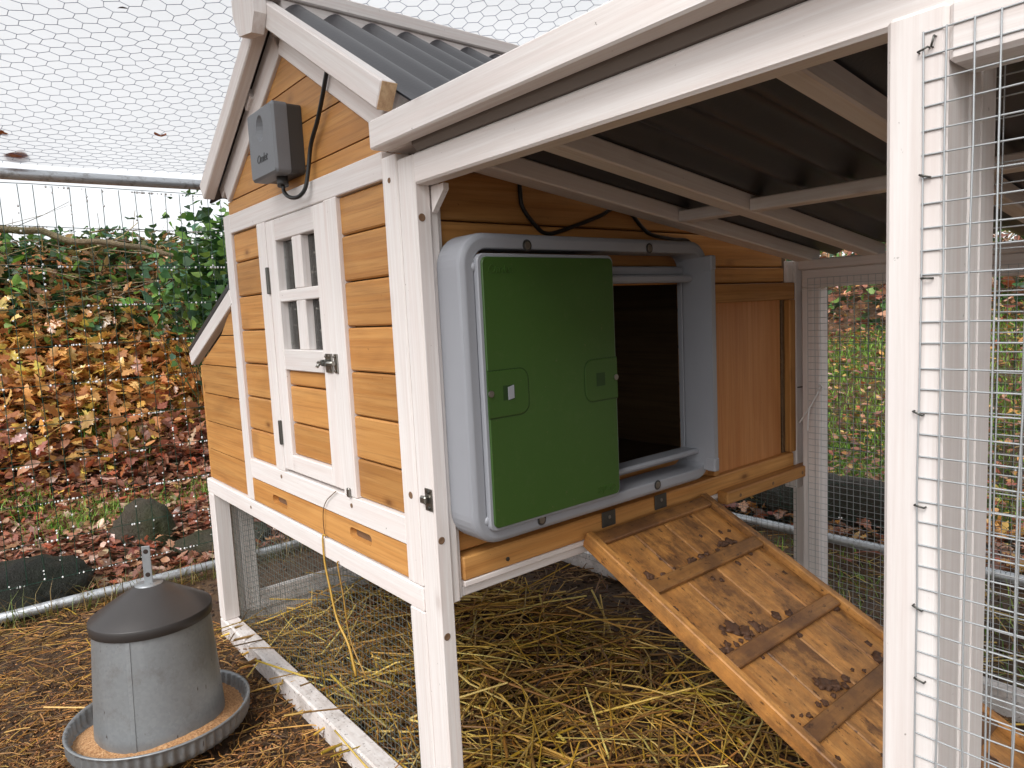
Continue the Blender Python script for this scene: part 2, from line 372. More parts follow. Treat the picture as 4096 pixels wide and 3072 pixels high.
def hex_grid(o, a, b, La, Lb, s, r, jit=.0015, n=3, zfun=None):
    """hexagonal netting, twisted edges along a"""
    o, a, b = (np.array(t, float) for t in (o, a, b)); e = s / 1.6; P0 = []; P1 = []
    nodes = {}
    def nd(i, j, k):
        if (i, j, k) not in nodes:
            u = i * .866 * s + (k and .577 * s); 
            v = (j + .5 * (i % 2)) * s
            nodes[(i, j, k)] = o + a * (u + rng.normal(0, jit)) + b * (v + rng.normal(0, jit))
        return nodes[(i, j, k)]
    NI, NJ = int(La / (.866 * s)), int(Lb / s)
    for i in range(NI):
        for j in range(NJ):
            P0.append(nd(i, j, 0)); P1.append(nd(i, j, 1))
            if i + 1 < NI:
                for dj in ((0, -1) if i % 2 == 0 else (0, 1)):
                    if 0 <= j + dj < NJ: P0.append(nd(i, j, 1)); P1.append(nd(i + 1, j + dj, 0))
    P0, P1 = np.array(P0), np.array(P1)
    if zfun is not None: P0[:, 2] += zfun(P0); P1[:, 2] += zfun(P1)
    return prisms(P0, P1, r, n)

# ------------------------------------------------------------------ terrain
def smooth(t): t = np.clip(t, 0, 1); return t * t * (3 - 2 * t)
def vnoise(x, y, s, seed=0):
    x, y = np.asarray(x) * s, np.asarray(y) * s
    return (np.sin(x * 1.7 + 3 * np.sin(y * .9 + seed)) + np.sin(y * 2.1 + 2 * np.sin(x * 1.1 + seed * 2)) + np.sin((x + y) * 1.3 + seed)) / 3
def height(x, y):
    x, y = np.asarray(x, float), np.asarray(y, float)
    ul = np.clip(-1.5 - x, 0, None); ur = np.clip(y - 1.6, 0, None)
    bl = .06 * smooth(ul / .4) + 1.08 * smooth((ul - .45) / 1.75) + .03 * np.clip(ul - 2.2, 0, 10)
    br = .03 * smooth(ur / .4) + .98 * smooth((ur - .35) / 3.3) + .02 * np.clip(ur - 3.6, 0, 10)
    h = np.maximum(bl, br)
    o = smooth(np.maximum(ul, ur) / .5)
    return h + o * .035 * vnoise(x, y, 2.3) + .006 * vnoise(x, y, 9, 2) + .004 * vnoise(x, y, 31, 5) - .012
def axis_pts(lo, hi, step, far):
    core = np.arange(lo, hi + 1e-6, step); g = step * 1.35 ** np.arange(1, 24); g = np.cumsum(g); g = g[g < far]
    return np.concatenate([lo - g[::-1], core, hi + g])
gx, gy = axis_pts(-4.2, 1.6, .03, 90), axis_pts(-1.3, 5.2, .03, 90)
X, Y = np.meshgrid(gx, gy, indexing='ij'); Z = height(X, Y)
V = np.stack([X, Y, Z], -1).reshape(-1, 3); nx, ny = len(gx), len(gy)
i = (np.arange(nx - 1)[:, None] * ny + np.arange(ny - 1)[None]).ravel()
link('ground', npmesh('ground', V, np.stack([i, i + ny, i + ny + 1, i + 1], 1), smooth=True), MAT['soil'],
     label='dark damp soil of the yard rising to a leafy bank', cat='ground', kind='structure')

# ------------------------------------------------------------------ chicken coop
coop = empty('chicken_coop', (0, 0, 0), None, 'small wooden chicken coop with white trim, orange boards and attached run', 'chicken coop')
YB = .006                                   # face of the orange boards
SEAMS = [.8345, .7700, .7062, .6430, .5790, .5155]
def boards(parent, x0, x1, zs, y0=YB, t=.012, mat='orange', g=.0022):
    for a, b in zip(zs[:-1], zs[1:]):
        box('board', (x0, x1), (y0 + random.uniform(-.0006, .0006), y0 + t), (a + g / 2, b - g / 2), mat, parent, .0022)
# --- front gable wall
gw = empty('gable_wall', (-.36, 0, .37), coop)
zz = [.374] + SEAMS[::-1] + [.889]
zr = [.456] + SEAMS[::-1] + [.889]
boards(gw, -.657, -.517, zr); boards(gw, -.209, -.071, zr)
box('backing', (-.66, -.07), (.0205, .024), (.375, .915), 'dark', gw, 0) if False else None
box('corner_trim', (-.692, -.6565), (0, .02), (.372, .925), 'white', gw)
box('rail', (-.6563, -.0725), (0, .02), (.889, .9235), 'white', gw)
box('rail', (-.6563, -.0725), (0, .02), (.4185, .456), 'white', gw)
box('door_trim', (-.518, -.4805), (-.001, .018), (.4562, .8888), 'white', gw)
box('door_trim', (-.2468, -.2075), (-.001, .018), (.4562, .8888), 'white', gw)
box('corner_post', (-.0722, -.0366), (-.001, .034), (.371, .914), 'white', gw)
AP = (-.364, 1.178)                          # underside apex of the gable
def roofz(x, off=0): return 1.1855 + off - .617 * abs(x + .364)
gz = [.9237, .9500, 1.0125, 1.0735, 1.14]
for a, b in zip(gz[:-1], gz[1:]):
    a_, b_ = a + .0011, b - .0011
    xr = lambda z, s: -.364 + s * max(.002, (1.172 - z) / .617)
    lim = lambda z, s: max(-.672, xr(z, s)) if s < 0 else min(-.050, xr(z, s))
    pts = [(lim(a_, -1), a_), (lim(a_, 1), a_), (lim(b_, 1), b_), (lim(b_, -1), b_)]
    link('board', polyprism([(p + .364, q) for p, q in pts], YB, YB + .012), wood('orange', 0), gw, Matrix.Translation((-.364, 0, 0)))
for s in (-1, 1):                            # white rake trim against the gable boards
    d = Vector((s, 0, -.617)).normalized(); n_ = Vector((d.z * s * -1, 0, abs(d.x)))
    e0 = Vector((-.364 + s * .006, .009, 1.1440)); e1 = Vector((-.364 + s * .300, .009, 1.1440 - .617 * .294))
    beam('rake_trim', e0, e1, .018, .036, (0, 0, 1), 'white', gw)
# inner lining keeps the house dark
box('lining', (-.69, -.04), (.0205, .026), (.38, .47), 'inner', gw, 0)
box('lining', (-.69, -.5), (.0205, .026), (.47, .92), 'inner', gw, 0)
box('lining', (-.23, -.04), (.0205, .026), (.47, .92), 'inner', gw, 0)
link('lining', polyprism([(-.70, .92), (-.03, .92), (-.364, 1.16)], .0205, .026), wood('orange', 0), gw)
# --- little window door
sd_ = empty('window_door', (-.364, 0, .462), coop)
box('stile', (-.4795, -.442), (.0005, .0185), (.462, .888), 'white', sd_)
box('stile', (-.2875, -.2478), (.0005, .0185), (.462, .888), 'white', sd_)
box('rail', (-.4418, -.2877), (.0005, .0185), (.8525, .888), 'white', sd_)
box('rail', (-.4418, -.2877), (.0005, .0185), (.6375, .672), 'white', sd_)
box('rail', (-.4418, -.2877), (.0005, .0185), (.462, .4905), 'white', sd_)
box('muntin', (-.4418, -.2877), (.0015, .016), (.7515, .7705), 'white', sd_)
for z0, z1 in ((.672, .7513), (.7707, .8523)): box('muntin', (-.3755, -.3412), (.0015, .016), (z0, z1), 'white', sd_)
for z0, z1 in ((.6722, .7512), (.7708, .8523)):
    for x0, x1 in ((-.4416, -.3757), (-.341, -.2879)): box('pane', (x0, x1), (.0145, .0158), (z0 + .0004, z1 - .0004), 'glass', sd_, 0)
boards(sd_, -.4416, -.2879, [.4908, .5465, .6105, .6372], .007, .009)
for z0, z1 in ((.7671, .8123), (.505, .548)):
    h = box('hinge', (-.4835, -.4765), (-.0045, .0004), (z0, z1), 'darksteel', sd_, .001)
bolt = empty('bolt', (-.25, -.002, .653), sd_)
box('plate', (-.2755, -.2545), (-.0022, .0003), (.6395, .668), 'steel', sd_, .0005)
box('plate', (-.2440, -.2335), (-.0032, -.0011), (.6395, .668), 'steel', sd_, .0005)
bpy.data.objects.remove(bolt)
link('bolt', tube([(-.288, -.0075, .6545), (-.236, -.0075, .6545)], .0032, 10), MAT['steel'], sd_)
link('bolt_knob', tube([(-.283, -.0075, .6545), (-.283, -.013, .648)], .0026, 8), MAT['steel'], sd_)
for x in (-.270, -.259): box('bolt_loop', (x - .0025, x + .0025), (-.0115, -.0023), (.650, .6595), 'darksteel', sd_, .001)
for x, z in ((-.271, .664), (-.259, .664), (-.259, .6435), (-.239, .664), (-.239, .6435)): screw(sd_, (x, -.0034 if x < -.25 else -.0044, z), (0, -1, 0), .0019)
tb = box('turn_button', (-.2305, -.2225), (-.0055, -.0012), (.456, .470), 'steel', coop, .0015)
# --- droppings drawer
dr = empty('drawer', (-.364, 0, .374), coop)
def drawer_front():
    me = polyprism([(-.656, .3735), (-.0728, .3735), (-.0728, .4175), (-.656, .4175)], .001, .017)
    o = link('drawer_front', me, wood('orange', 0), dr)
    cut = bpy.data.objects.new('cut', None)
    for cx, cz in ((-.52, .3945), (-.2066, .3995)):
        c = loft([[(p[1] + cx, yy, p[2] + cz) for p in rrect(-.034, .034, -.0085, .0085, .0075, 0)] for yy in (-.02, .012)])
        co = bpy.data.objects.new('cutter', c); COL.objects.link(co)
        m = o.modifiers.new('b', 'BOOLEAN'); m.object = co; m.operation = 'DIFFERENCE'; m.solver = 'EXACT'
        bpy.context.view_layer.update()
        nm = bpy.data.meshes.new_from_object(o.evaluated_get(bpy.context.evaluated_depsgraph_get())); o.modifiers.clear(); o.data = nm
        bpy.data.objects.remove(co)
    bpy.data.objects.remove(cut)
drawer_front()
for cx, cz in ((-.52, .3945), (-.2066, .3995)): box('handhold', (cx - .0325, cx + .0325), (.0112, .0125), (cz - .0078, cz + .0078), 'hole', dr, 0)
# --- under-frame
uf = empty('under_frame', (-.5, 0, 0), coop)
box('sill', (-.9625, -.0366), (-.002, .032), (.3372, .3702), 'white', uf, .002)
box('leg', (-.9625, -.9265), (-.0015, .034), (.0362, .337), 'white', uf, .002)
box('leg', (-.0722, -.0366), (-.0015, .034), (.0, .337), 'white', uf, .002)
box('bottom_rail', (-.9625, -.0724), (-.002, .032), (-.008, .036), 'white_dirty', uf, .003)
V, F = wire_grid((-.935, .036, .022), (1, 0, 0), (0, 0, 1), 70, 26, .0127, .0127, .00040)
link('wire_mesh', npmesh('wire_mesh', V, F), MAT['finewire'], uf, kind='stuff')
# left side panel with a small hatch frame
box('stile', (-.9625, -.945), (.0345, .0535), (.0, .337), 'white', uf)
box('stile', (-.9625, -.945), (.835, .868), (.0, .337), 'white', uf)
box('bottom_rail', (-.9625, -.945), (.0537, .8348), (-.005, .034), 'white_dirty', uf)
box('top_rail', (-.9625, -.945), (.0537, .8348), (.305, .3368), 'white', uf)
box('hatch_stile', (-.958, -.941), (.0540, .089), (.0345, .304), 'white', uf)
box('hatch_stile', (-.958, -.941), (.42, .455), (.0345, .304), 'white', uf)
box('hatch_rail', (-.958, -.941), (.0892, .4198), (.0345, .078), 'white_dirty', uf)
box('hatch_rail', (-.958, -.941), (.0892, .4198), (.272, .304), 'white', uf)
V, F = wire_grid((-.939, .06, .03), (0, 1, 0), (0, 0, 1), 61, 23, .0127, .0127, .00040)
link('wire_mesh', npmesh('wire_mesh', V, F), MAT['finewire'], uf, kind='stuff')
# rear under panel
box('bottom_rail', (-.945, 1.2), (.872, .902), (-.004, .043), 'white_dirty', uf)
box('leg', (-.9625, -.93), (.869, .902), (.0, .337), 'white', uf)
V, F = wire_grid((-.93, .869, .03), (1, 0, 0), (0, 0, 1), 74, 26, .0127, .0127, .00040)
link('wire_mesh', npmesh('wire_mesh', V, F), MAT['finewire'], uf, kind='stuff')
# --- nest box
nb = empty('nest_box', (-.82, .3, .37), coop)
nz = [.372, .441, .505, .569, .633, .697, .762]
for a, b in zip(nz[:-1], nz[1:]):
    xl = lambda z: max(-.945, -.945 + (z - .634) / .405)
    a_, b_ = a + .0011, b - .0011
    pts = [(xl(a_), a_), (-.693, a_), (-.693, b_), (min(-.70, xl(b_)), b_)]
    if xl(b_) > xl(a_) and xl(a_) <= -.9449 and b_ > .634: pts = [(-.945, a_), (-.693, a_), (-.693, b_), (xl(b_), b_), (-.945, .634)]
    link('board', polyprism([(p + .8, q) for p, q in pts], .006, .018), wood('orange', 0), nb, Matrix.Translation((-.8, 0, 0)))
beam('rake_trim', (-1.008, .008, .6435), (-.688, .008, .7725), .018, .030, (0, 0, 1), 'white', nb)
beam('lid', (-1.015, .44, .665), (-.70, .44, .792), .88, .012, (0, 0, 1), 'sheet', nb)
box('outer_wall', (-.957, -.9452), (.006, .86), (.372, .63), 'orange', nb)
box('rear_wall', (-.944, -.70), (.848, .86), (.372, .64), 'orange', nb)
box('floor', (-.944, -.70), (.019, .847), (.3705, .378), 'orange', nb)
# --- house shell behind
hs_ = empty('house_shell', (-.36, .45, .37), coop)
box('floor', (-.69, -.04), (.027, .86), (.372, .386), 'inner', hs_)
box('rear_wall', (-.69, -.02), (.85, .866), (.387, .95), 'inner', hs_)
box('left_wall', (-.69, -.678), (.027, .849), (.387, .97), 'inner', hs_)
link('rear_gable', polyprism([(-.69, .951), (-.035, .951), (-.364, 1.15)], .85, .866), wood('orange', 0), hs_)
box('sill', (-.036, -.012), (.0435, .866), (.352, .366), 'white', hs_)
# --- side wall facing the run
sw = empty('side_wall', (-.02, .45, .37), coop)
box('corner_trim', (-.036, -.0105), (.0345, .0425), (.3515, .90), 'white', sw)
box('corner_trim', (-.036, -.004), (.0225, .0343), (.3515, .868), 'white', sw)
SB = [.9885, .8980, .8345, .7785, .7485]
XW0, XW1 = -.032, -.020
def wboard(y0, y1, z0, z1): box('board', (XW0, XW1 + random.uniform(-.0005, .0005)), (y0, y1), (z0 + .001, z1 - .001), 'orange', sw, .002)
for a, b in zip(SB[1:], SB[:-1]): wboard(.0432, .859, a, b)
for a, b in ((.7062, .7485), (.643, .7062), (.579, .643), (.5155, .579), (.465, .5155)):
    wboard(.0432, .268, a, b); wboard(.530, .597, a, b)
wboard(.0432, .597, .408, .465)
box('bottom_rail', (-.032, -.006), (.0432, .868), (.374, .4055), 'orange', sw, .002)
box('white_strip', (-.034, -.0055), (.0432, .868), (.3662, .3736), 'white', sw, .001)
box('slide_panel', (-.026, -.020), (.598, .843), (.400, .716), 'ply', sw, 0, label='plain plywood sliding panel')
box('guide_rail', (-.024, -.008), (.598, .8795), (.7142, .7475), 'orange', sw)
box('guide_strip', (-.024, -.008), (.860, .8815), (.406, .7138), 'orange', sw)
box('guide_strip', (-.024, -.008), (.5975, .612), (.406, .7138), 'orange', sw)
box('ledge', (-.0058, .016), (.600, .917), (.3575, .380), 'orange', sw, .002)
box('rear_trim', (-.034, -.0072), (.8822, .9065), (.327, .79), 'white', sw)
box('rear_trim', (-.034, -.0125), (.8600, .8598 + .022), (.7480, .79), 'white', sw)
for y in (.64, .75, .86): screw_hole(sw, (.0165, y, .368), (1, 0, 0), .003)
screw(sw, (-.0054, .115, .385), (1, 0, 0), .003, 'darksteel')
hk = tube(spline([(-.006, .884, .5365), (.002, .894, .5375), (.006, .904, .5385), (.006, .909, .546)]), .0014, 6)
link('hook', hk, MAT['darksteel'], sw)
# --- house roof
hr = empty('house_roof', (-.364, .43, 1.0), coop)
def corr(p_top, p_low, y0, y1, amp=.0075, pitch=.064, phase=0.0, th=.0022):
    ys = np.arange(y0, y1 + 1e-6, pitch / 12); p_top, p_low = np.array(p_top), np.array(p_low)
    d = p_low - p_top; n_ = np.array([-d[1], d[0]]) / np.linalg.norm(d); n_ = n_ if n_[1] > 0 else -n_
    ts = np.linspace(0, 1, 6); L = []
    for off in (0, -th):
        for t in ts:
            base = p_top + d * t
            a = amp * np.cos((ys - phase) * 2 * np.pi / pitch) + off
            L.append(np.stack([base[0] + n_[0] * a, ys, base[1] + n_[1] * a], 1))
    V = np.concatenate(L); ny_ = len(ys); F = []
    for k in range(2):
        for i in range(5):
            for j in range(ny_ - 1):
                q = [(k * 6 + i) * ny_ + j, (k * 6 + i) * ny_ + j + 1, (k * 6 + i + 1) * ny_ + j + 1, (k * 6 + i + 1) * ny_ + j]
                F.append(q if k == 0 else q[::-1])
    return npmesh('sheet', V, F, smooth=True)
PH = .1526 - .032
link('corrugated_sheet', corr((-.3385, 1.1888), (.022, .966), -.006, .93, phase=PH + .032), MAT['sheet'], hr, label='grey corrugated sheet on the slope above the run')
link('corrugated_sheet', corr((-.378, 1.195), (-.750, .966), -.006, .93, phase=PH + .032), MAT['sheet'], hr)
d = Vector((1, 0, -.6195)).normalized()
for yy in (-.0195, .93):
    for s in (1, -1):
        a = Vector((-.364 + s * .004, yy, 1.1845)); b = Vector((-.364 + s * .3475, yy, 1.1845 - .6195 * .3435))
        beam('barge_board', a, b, .021, .0335, (0, 0, 1), 'white', hr, .002)
        if s == 1 and yy < 0:
            dd = (b - a).normalized(); beam('end_grain', b + dd * .0002, b + dd * .0012, .0195, .032, (0, 0, 1), 'raw', hr, 0)
for s in (1, -1):                             # wall plate strip under the sheets
    beam('rafter', (-.364 + s * .006, .012, 1.1735), (-.364 + s * .335, .012, 1.1735 - .6195 * .329), .02, .022, (0, 0, 1), 'white', hr)
    beam('batten', (-.364 + s * .02, .45, 1.178), (-.364 + s * .02, .92, 1.178), .03, .014, (0, 0, 1), 'white', hr)
    box('ridge_board', tuple(sorted((-.364 + s * .0120, -.364 + s * .0265))), (.0, .915), (1.160, 1.1982), 'white', hr)
box('ridge_cap', (-.3965, -.3315), (-.0300, .95), (1.1986, 1.2205), 'white', hr, .002)
pl = [(-.409, 1.232), (-.409, 1.185), (-.390, 1.151), (-.338, 1.141), (-.322, 1.165), (-.322, 1.232)]
link('ridge_end_plate', polyprism([(a + .364, b - 1.18) for a, b in pl], -.049, -.0305), wood('white', 2), hr, Matrix.Translation((-.364, 0, 1.18)))
link('end_grain', polyprism([(a, b) for a, b in ((-.0235, .9655), (-.0150, .9820), (-.0150, .9640))], -.03, -.009), wood('raw', 2), hr) if False else None
# --- run: posts, roof
rn = empty('run_frame', (.4, .4, 0), coop)
box('post', (-.0364, 0), (0, .022), (-.005, .906), 'white', rn, .002)
box('front_beam', (.0002, 1.2), (0, .0235), (.8707, .9062), 'white', rn, .0025)
gus = polyprism([(0, .8702), (.0268, .8702), (.0268, .863), (.0006, .839)], .0226, .030)
link('gusset', gus, wood('white', 2), rn)
box('post', (.5400, .5690), (.0238, .050), (0, .8700), 'white', rn, .002)
box('hinge_post', (.5392, .5692), (.0052, .0234), (0, .8700), 'white', rn, .002)
box('bottom_rail', (.5694, 1.2), (.006, .036), (0, .036), 'white_dirty', rn, .002)
box('post', (1.164, 1.2), (.0, .036), (0.037, .8702), 'white', rn, .002)
box('post', (1.164, 1.2), (.866, .902), (0.044, .77), 'white', rn, .002)
for zc in (.035, .75): box('side_rail', (1.168, 1.196), (.037, .865), (zc - .017, zc + .017), 'white', rn)
V, F = wire_grid((.56, .052, .03), (1, 0, 0), (0, 0, 1), 49, 66, .0127, .0127, .0005)
link('wire_mesh', npmesh('wire_mesh', V, F), MAT['wire'], rn, kind='stuff')
V, F = wire_grid((1.166, .03, .03), (0, 1, 0), (0, 0, 1), 66, 58, .0127, .0127, .00045)
link('wire_mesh', npmesh('wire_mesh', V, F), MAT['wire'], rn, kind='stuff')
# rear panel of the run
box('rear_stile', (.0100, .0460), (.8722, .9065), (.0435, .7345), 'white', rn, .002)
box('rear_post', (-.030, .0095), (.9070, .935), (0, .80), 'white', rn, .002)
box('rear_rail', (.0100, 1.163), (.8722, .902), (.7350, .7705), 'white', rn, .002)
box('rear_plate', (.0050, 1.2), (.868, .902), (.7710, .790), 'white', rn, .002)
V, F = wire_grid((.024, .8705, .03), (1, 0, 0), (0, 0, 1), 90, 58, .0127, .0127, .00045)
link('wire_mesh', npmesh('wire_mesh', V, F), MAT['wire'], rn, kind='stuff')
rr = empty('run_roof', (.5, .4, .9), coop)
SL = -.1345
def zl(y): return .904 + SL * y
def rafter(x0, x1, y0=.025, y1=.90, nm='rafter', h=.024):
    xm = (x0 + x1) / 2; beam(nm, (xm, y0, zl(y0) + h / 2), (xm, y1, zl(y1) + h / 2), x1 - x0, h, (0, 0, 1), 'white', rr, .002)
rafter(0.0, .034); rafter(.1285, .1565); rafter(.405, .429); rafter(.70, .726); rafter(1.165, 1.2)
for x0, x1 in ((.0345, .1283), (.157, .4045), (.4295, .6995), (.7265, 1.1645)):
    box('cross_bar', (x0, x1), (.452, .482), (zl(.467) + .001, zl(.467) + .018), 'white', rr)
box('closure_strip', (.006, 1.2), (-.0075, .020), (.9066, .932), 'shaded_strip', rr, .006)
box('fascia', (-.0445, 1.22), (-.031, -.008), (.9155, .9485), 'white', rr, .002)
box('fascia_return', (-.0440, .0055), (-.0078, .045), (.9158, .9480), 'white', rr)
for k in range(2):
    x_ = -.50 - .10 * k; z_ = 1.195 - .6156 * (-.378 - x_) - .026
    beam('purlin', (x_, -.006, z_), (x_, .9, z_), .03, .022, (.6156, 0, 1) if False else (-.6156, 0, 1), 'white', hr) if k == 0 else None
def run_sheet():
    xs = np.arange(.002, 1.21, .064 / 12); ys = np.linspace(-.007, .96, 5); L = []
    for off in (0, -.0022):
        for y in ys: L.append(np.stack([xs, np.full_like(xs, y), zl(y) + .0345 + .0075 * np.cos(xs * 2 * np.pi / .064) + off], 1))
    V = np.concatenate(L); n_ = len(xs); F = []
    for k in range(2):
        for i in range(4):
            for j in range(n_ - 1):
                b = (k * 5 + i) * n_ + j; q = [b, b + 1, b + n_ + 1, b + n_]; F.append(q if k == 0 else q[::-1])
    return npmesh('run_sheet', V, F, smooth=True)
link('corrugated_sheet', run_sheet(), MAT['sheet'], rr, label='dark corrugated sheet over the run')
# --- run door swung open
rd = empty('run_door', (.55, -.015, .05), coop, label='mesh run door standing wide open')
YD = -.0300
box('stile', (.5388, .5694), (YD, .0045), (.045, .8665), 'white', rd, .0025)
box('stile', (1.05, 1.0806), (YD, .0045), (.045, .8665), 'white', rd, .0025)
box('rail', (.5696, 1.0498), (YD, .0040), (.8345, .8660), 'white', rd, .0025)
box('rail', (.5696, 1.0498), (YD, .0040), (.045, .0765), 'white_dirty', rd, .0025)
V, F = wire_grid((.5578, YD - .0012, .0535), (1, 0, 0), (0, 0, 1), 41, 64, .0122, .0127, .00052, .06, .0005)
link('wire_mesh', npmesh('wire_mesh', V, F), MAT['wire'], rd, kind='stuff')
def staple(x, z, a, L=.0026):
    d = Vector((math.cos(a), 0, math.sin(a))) * L
    p = Vector((x, YD - .0026, z)); pts = [p - d + Vector((0, .0035, 0)), p - d, p + d, p + d + Vector((0, .0035, 0))]
    link('staple', tube(pts, .0006, 5), MAT['darksteel'], rd)
for x, z, a in ((.5585, .8445, .25), (.5632, .8475, 1.3), (.560, .779, -.35), (.5615, .7245, -.05), (.558, .650, -.4), (.5595, .597, -.15), (.5590, .537, -.4), (.5605, .494, -.25), (.5595, .40, -.2), (.5595, .30, -.1), (.5595, .20, .2)): staple(x, z, a)
# --- hardware on the corner post
kp = empty('bolt_keeper', (-.008, 0, .49), coop)
box('plate', (-.0175, -.0015), (-.0016, -.0001), (.4765, .5050), 'steel', kp, .0004)
box('socket', (-.0215, -.009), (-.0075, -.0017), (.4855, .4955), 'steel', kp, .0018)
for z in (.4805, .501): screw(kp, (-.0085, -.0018, z), (0, -1, 0), .0024, 'darksteel')
for z in (.4388, .3138, .8331): screw_hole(coop, (.0003, .0078, z), (1, 0, 0), .0042, 'hole')
screw_hole(coop, (-.052, -.0013, .4893), (0, -1, 0), .0042); screw_hole(coop, (-.0547, -.0013, .8846), (0, -1, 0), .003)
for x, z in ((-.499, .4445), (-.2267, .4425)): screw_hole(coop, (x, -.0003, z), (0, -1, 0), .0032)
screw_hole(coop, (-.672, -.0023, .356), (0, -1, 0), .003)

# ------------------------------------------------------------------ automatic door on the side wall
ad = empty('automatic_door', (0, .28, .43), coop, label='grey framed automatic pop door with a green sliding panel')
Y0, Y1, Z0, Z1 = .0270, .5150, .4315, .8130
def ring(levels):
    return loft([rrect(Y0 + i, Y1 - i, Z0 + i, Z1 - i, max(.002, r), x, 8) for i, r, x in levels], closed=True, smooth=False)
fr = ring([(0, .040, -.0035), (0, .040, .037), (.0013, .0387, .0418), (.005, .035, .0450), (.0075, .0325, .0456), (.0180, .022, .0456), (.0192, .0208, .0444), (.0192, .0208, -.0035)])
for k_, p in enumerate(fr.polygons): p.use_smooth = (k_ // 36) in (1, 2, 3, 5)
fo = link('frame', fr, MAT['greyplastic'], ad)
m = fo.modifiers.new('es', 'EDGE_SPLIT'); m.split_angle = math.radians(28)
# inner plate with the pop hole
box('inner_plate', (-.018, .012), (.0530, .272), (.4560, .7885), 'greyplastic', ad, .001)
box('inner_plate', (-.018, .012), (.2722, .4925), (.7625, .7760), 'greyplastic', ad, .002)
box('inner_plate', (-.018, .012), (.2722, .4925), (.4620, .4715), 'greyplastic', ad, .002)
box('inner_plate', (.0, .012), (.4927, .529), (.4600, .7845), 'greyplastic', ad, .001)
# rails the panel slides on
box('slide_rail', (.004, .030), (.2725, .500), (.7505, .7620), 'greyplastic', ad, .003)
box('slide_rail', (.004, .036), (.2725, .500), (.4720, .4800), 'greyplastic', ad, .003)
hsg = loft([[(p[1], yy, p[2]) for p in rrect(.0125, .0655, .4470, .7880, .004, 0)] for yy in (.4905, .5010)])
link('motor_housing', hsg, MAT['greyplastic'], ad)
box('housing_cap', (.0500, .0672), (.4895, .5025), (.7660, .7895), 'greyplastic', ad, .002)
box('housing_cap', (.0500, .0672), (.4895, .5025), (.4455, .4680), 'greyplastic', ad, .002)
box('housing_rib', (.008, .0105), (.4880, .4908), (.474, .755), 'greyplastic', ad, .001)
# sliding panel
PY0, PY1, PZ0, PZ1 = .0490, .2810, .4500, .7875
shell = loft([rrect(PY0 - .0025 + i, PY1 - i, PZ0 + i, PZ1 - i, r, x, 6) for i, r, x in ((0, .010, .024), (0, .010, .0505), (.0012, .009, .0520), (.0035, .0075, .0520))], cap1=True)
link('panel_shell', shell, MAT['greyplastic'], ad)
gp = loft([rrect(PY0 + .0025 + i, PY1 - .0042 - i, PZ0 + .0042 + i, PZ1 - .0042 - i, .0075, x, 6) for i, x in ((0, .0515), (0, .0540), (.0008, .0550))])
link('green_panel', gp, MAT['green'], ad, label='dark green sliding panel')
def latch(side):
    y0, y1 = (.0505, .1150) if side < 0 else (.2135, .2780)
    def dshape(i, x):
        r = .015 - i; k = 6; o = []
        ya, yb = (y0, y1 - i) if side < 0 else (y0 + i, y1)
        za, zb = .5895 + i, .6485 - i
        cs = [(yb - r, zb - r, 0), (yb - r, za + r, 270)] if side < 0 else [(ya + r, zb - r, 90), (ya + r, za + r, 180)]
        if side < 0:
            o = [(x, ya, za)] + [(x, yb - r + r * math.cos(math.radians(270 + 90 * t / k)), za + r + r * math.sin(math.radians(270 + 90 * t / k))) for t in range(k + 1)]
            o += [(x, yb - r + r * math.cos(math.radians(90 * t / k)), zb - r + r * math.sin(math.radians(90 * t / k))) for t in range(k + 1)] + [(x, ya, zb)]
        else:
            o = [(x, yb, zb)] + [(x, ya + r + r * math.cos(math.radians(90 + 90 * t / k)), zb - r + r * math.sin(math.radians(90 + 90 * t / k))) for t in range(k + 1)]
            o += [(x, ya + r + r * math.cos(math.radians(180 + 90 * t / k)), za + r + r * math.sin(math.radians(180 + 90 * t / k))) for t in range(k + 1)] + [(x, yb, za)]
        return o
    link('latch_groove_shade', loft([dshape(0, .0549), dshape(0, .0553)]), MAT['greenshade'], ad)  # thin raised outline, coloured like a shaded groove
    link('latch_plate', loft([dshape(.0013, .0551), dshape(.0013, .0556), dshape(.002, .0559)]), MAT['green'], ad)
    yc = .0815 if side < 0 else .2445
    box('latch_slot_shade', (.0557, .0561), (yc - .0085, yc + .0085), (.6105, .6285), 'greenshade', ad, 0)  # flat dark square painted as the shade of a recess
    if side < 0: link('latch_tongue', polyprism([(yc - .001, .6105), (yc + .0083, .6120), (yc + .0083, .628), (yc - .001, .626)], .0560, .0568, 'yz'), MAT['greyplastic'], ad)
latch(-1); latch(1)
for y, z in ((.0540, .6205), (.2748, .6195)): screw(ad, (.0560, y, z), (1, 0, 0), .0042)
for y, z in ((.1305, .7985), (.367, .7995), (.1345, .4455), (.371, .4450)):
    link('bolt_socket', lathe([(.0075, .0006), (.0072, .0009), (.0058, .0003), (1e-5, .0002)], 20), MAT['charcoal_dark'], ad, aim((.0456, y, z), (1, 0, 0)))
    screw(ad, (.0459, y, z), (1, 0, 0), .0050)
for z in (.772, .464): link('clip', lathe([(1e-5, .0), (.006, 0), (.006, .010), (.004, .012), (1e-5, .012)], 14), MAT['greyplastic'], ad, aim((.036, .0485, z), (1, 0, 0)))
tm = text_mesh('Omlet', .0155, .0005)
RX = Matrix(((0, 0, 1, 0), (1, 0, 0, 0), (0, 1, 0, 0), (0, 0, 0, 1)))
link('lettering', tm, MAT['green'], ad, Matrix.Translation((.0552, .0775, .7685)) @ RX)
link('lettering', tm.copy(), MAT['green'], ad, Matrix.Translation((.0552, .2515, .4660)) @ RX @ Matrix.Rotation(math.pi, 4, 'Z'))

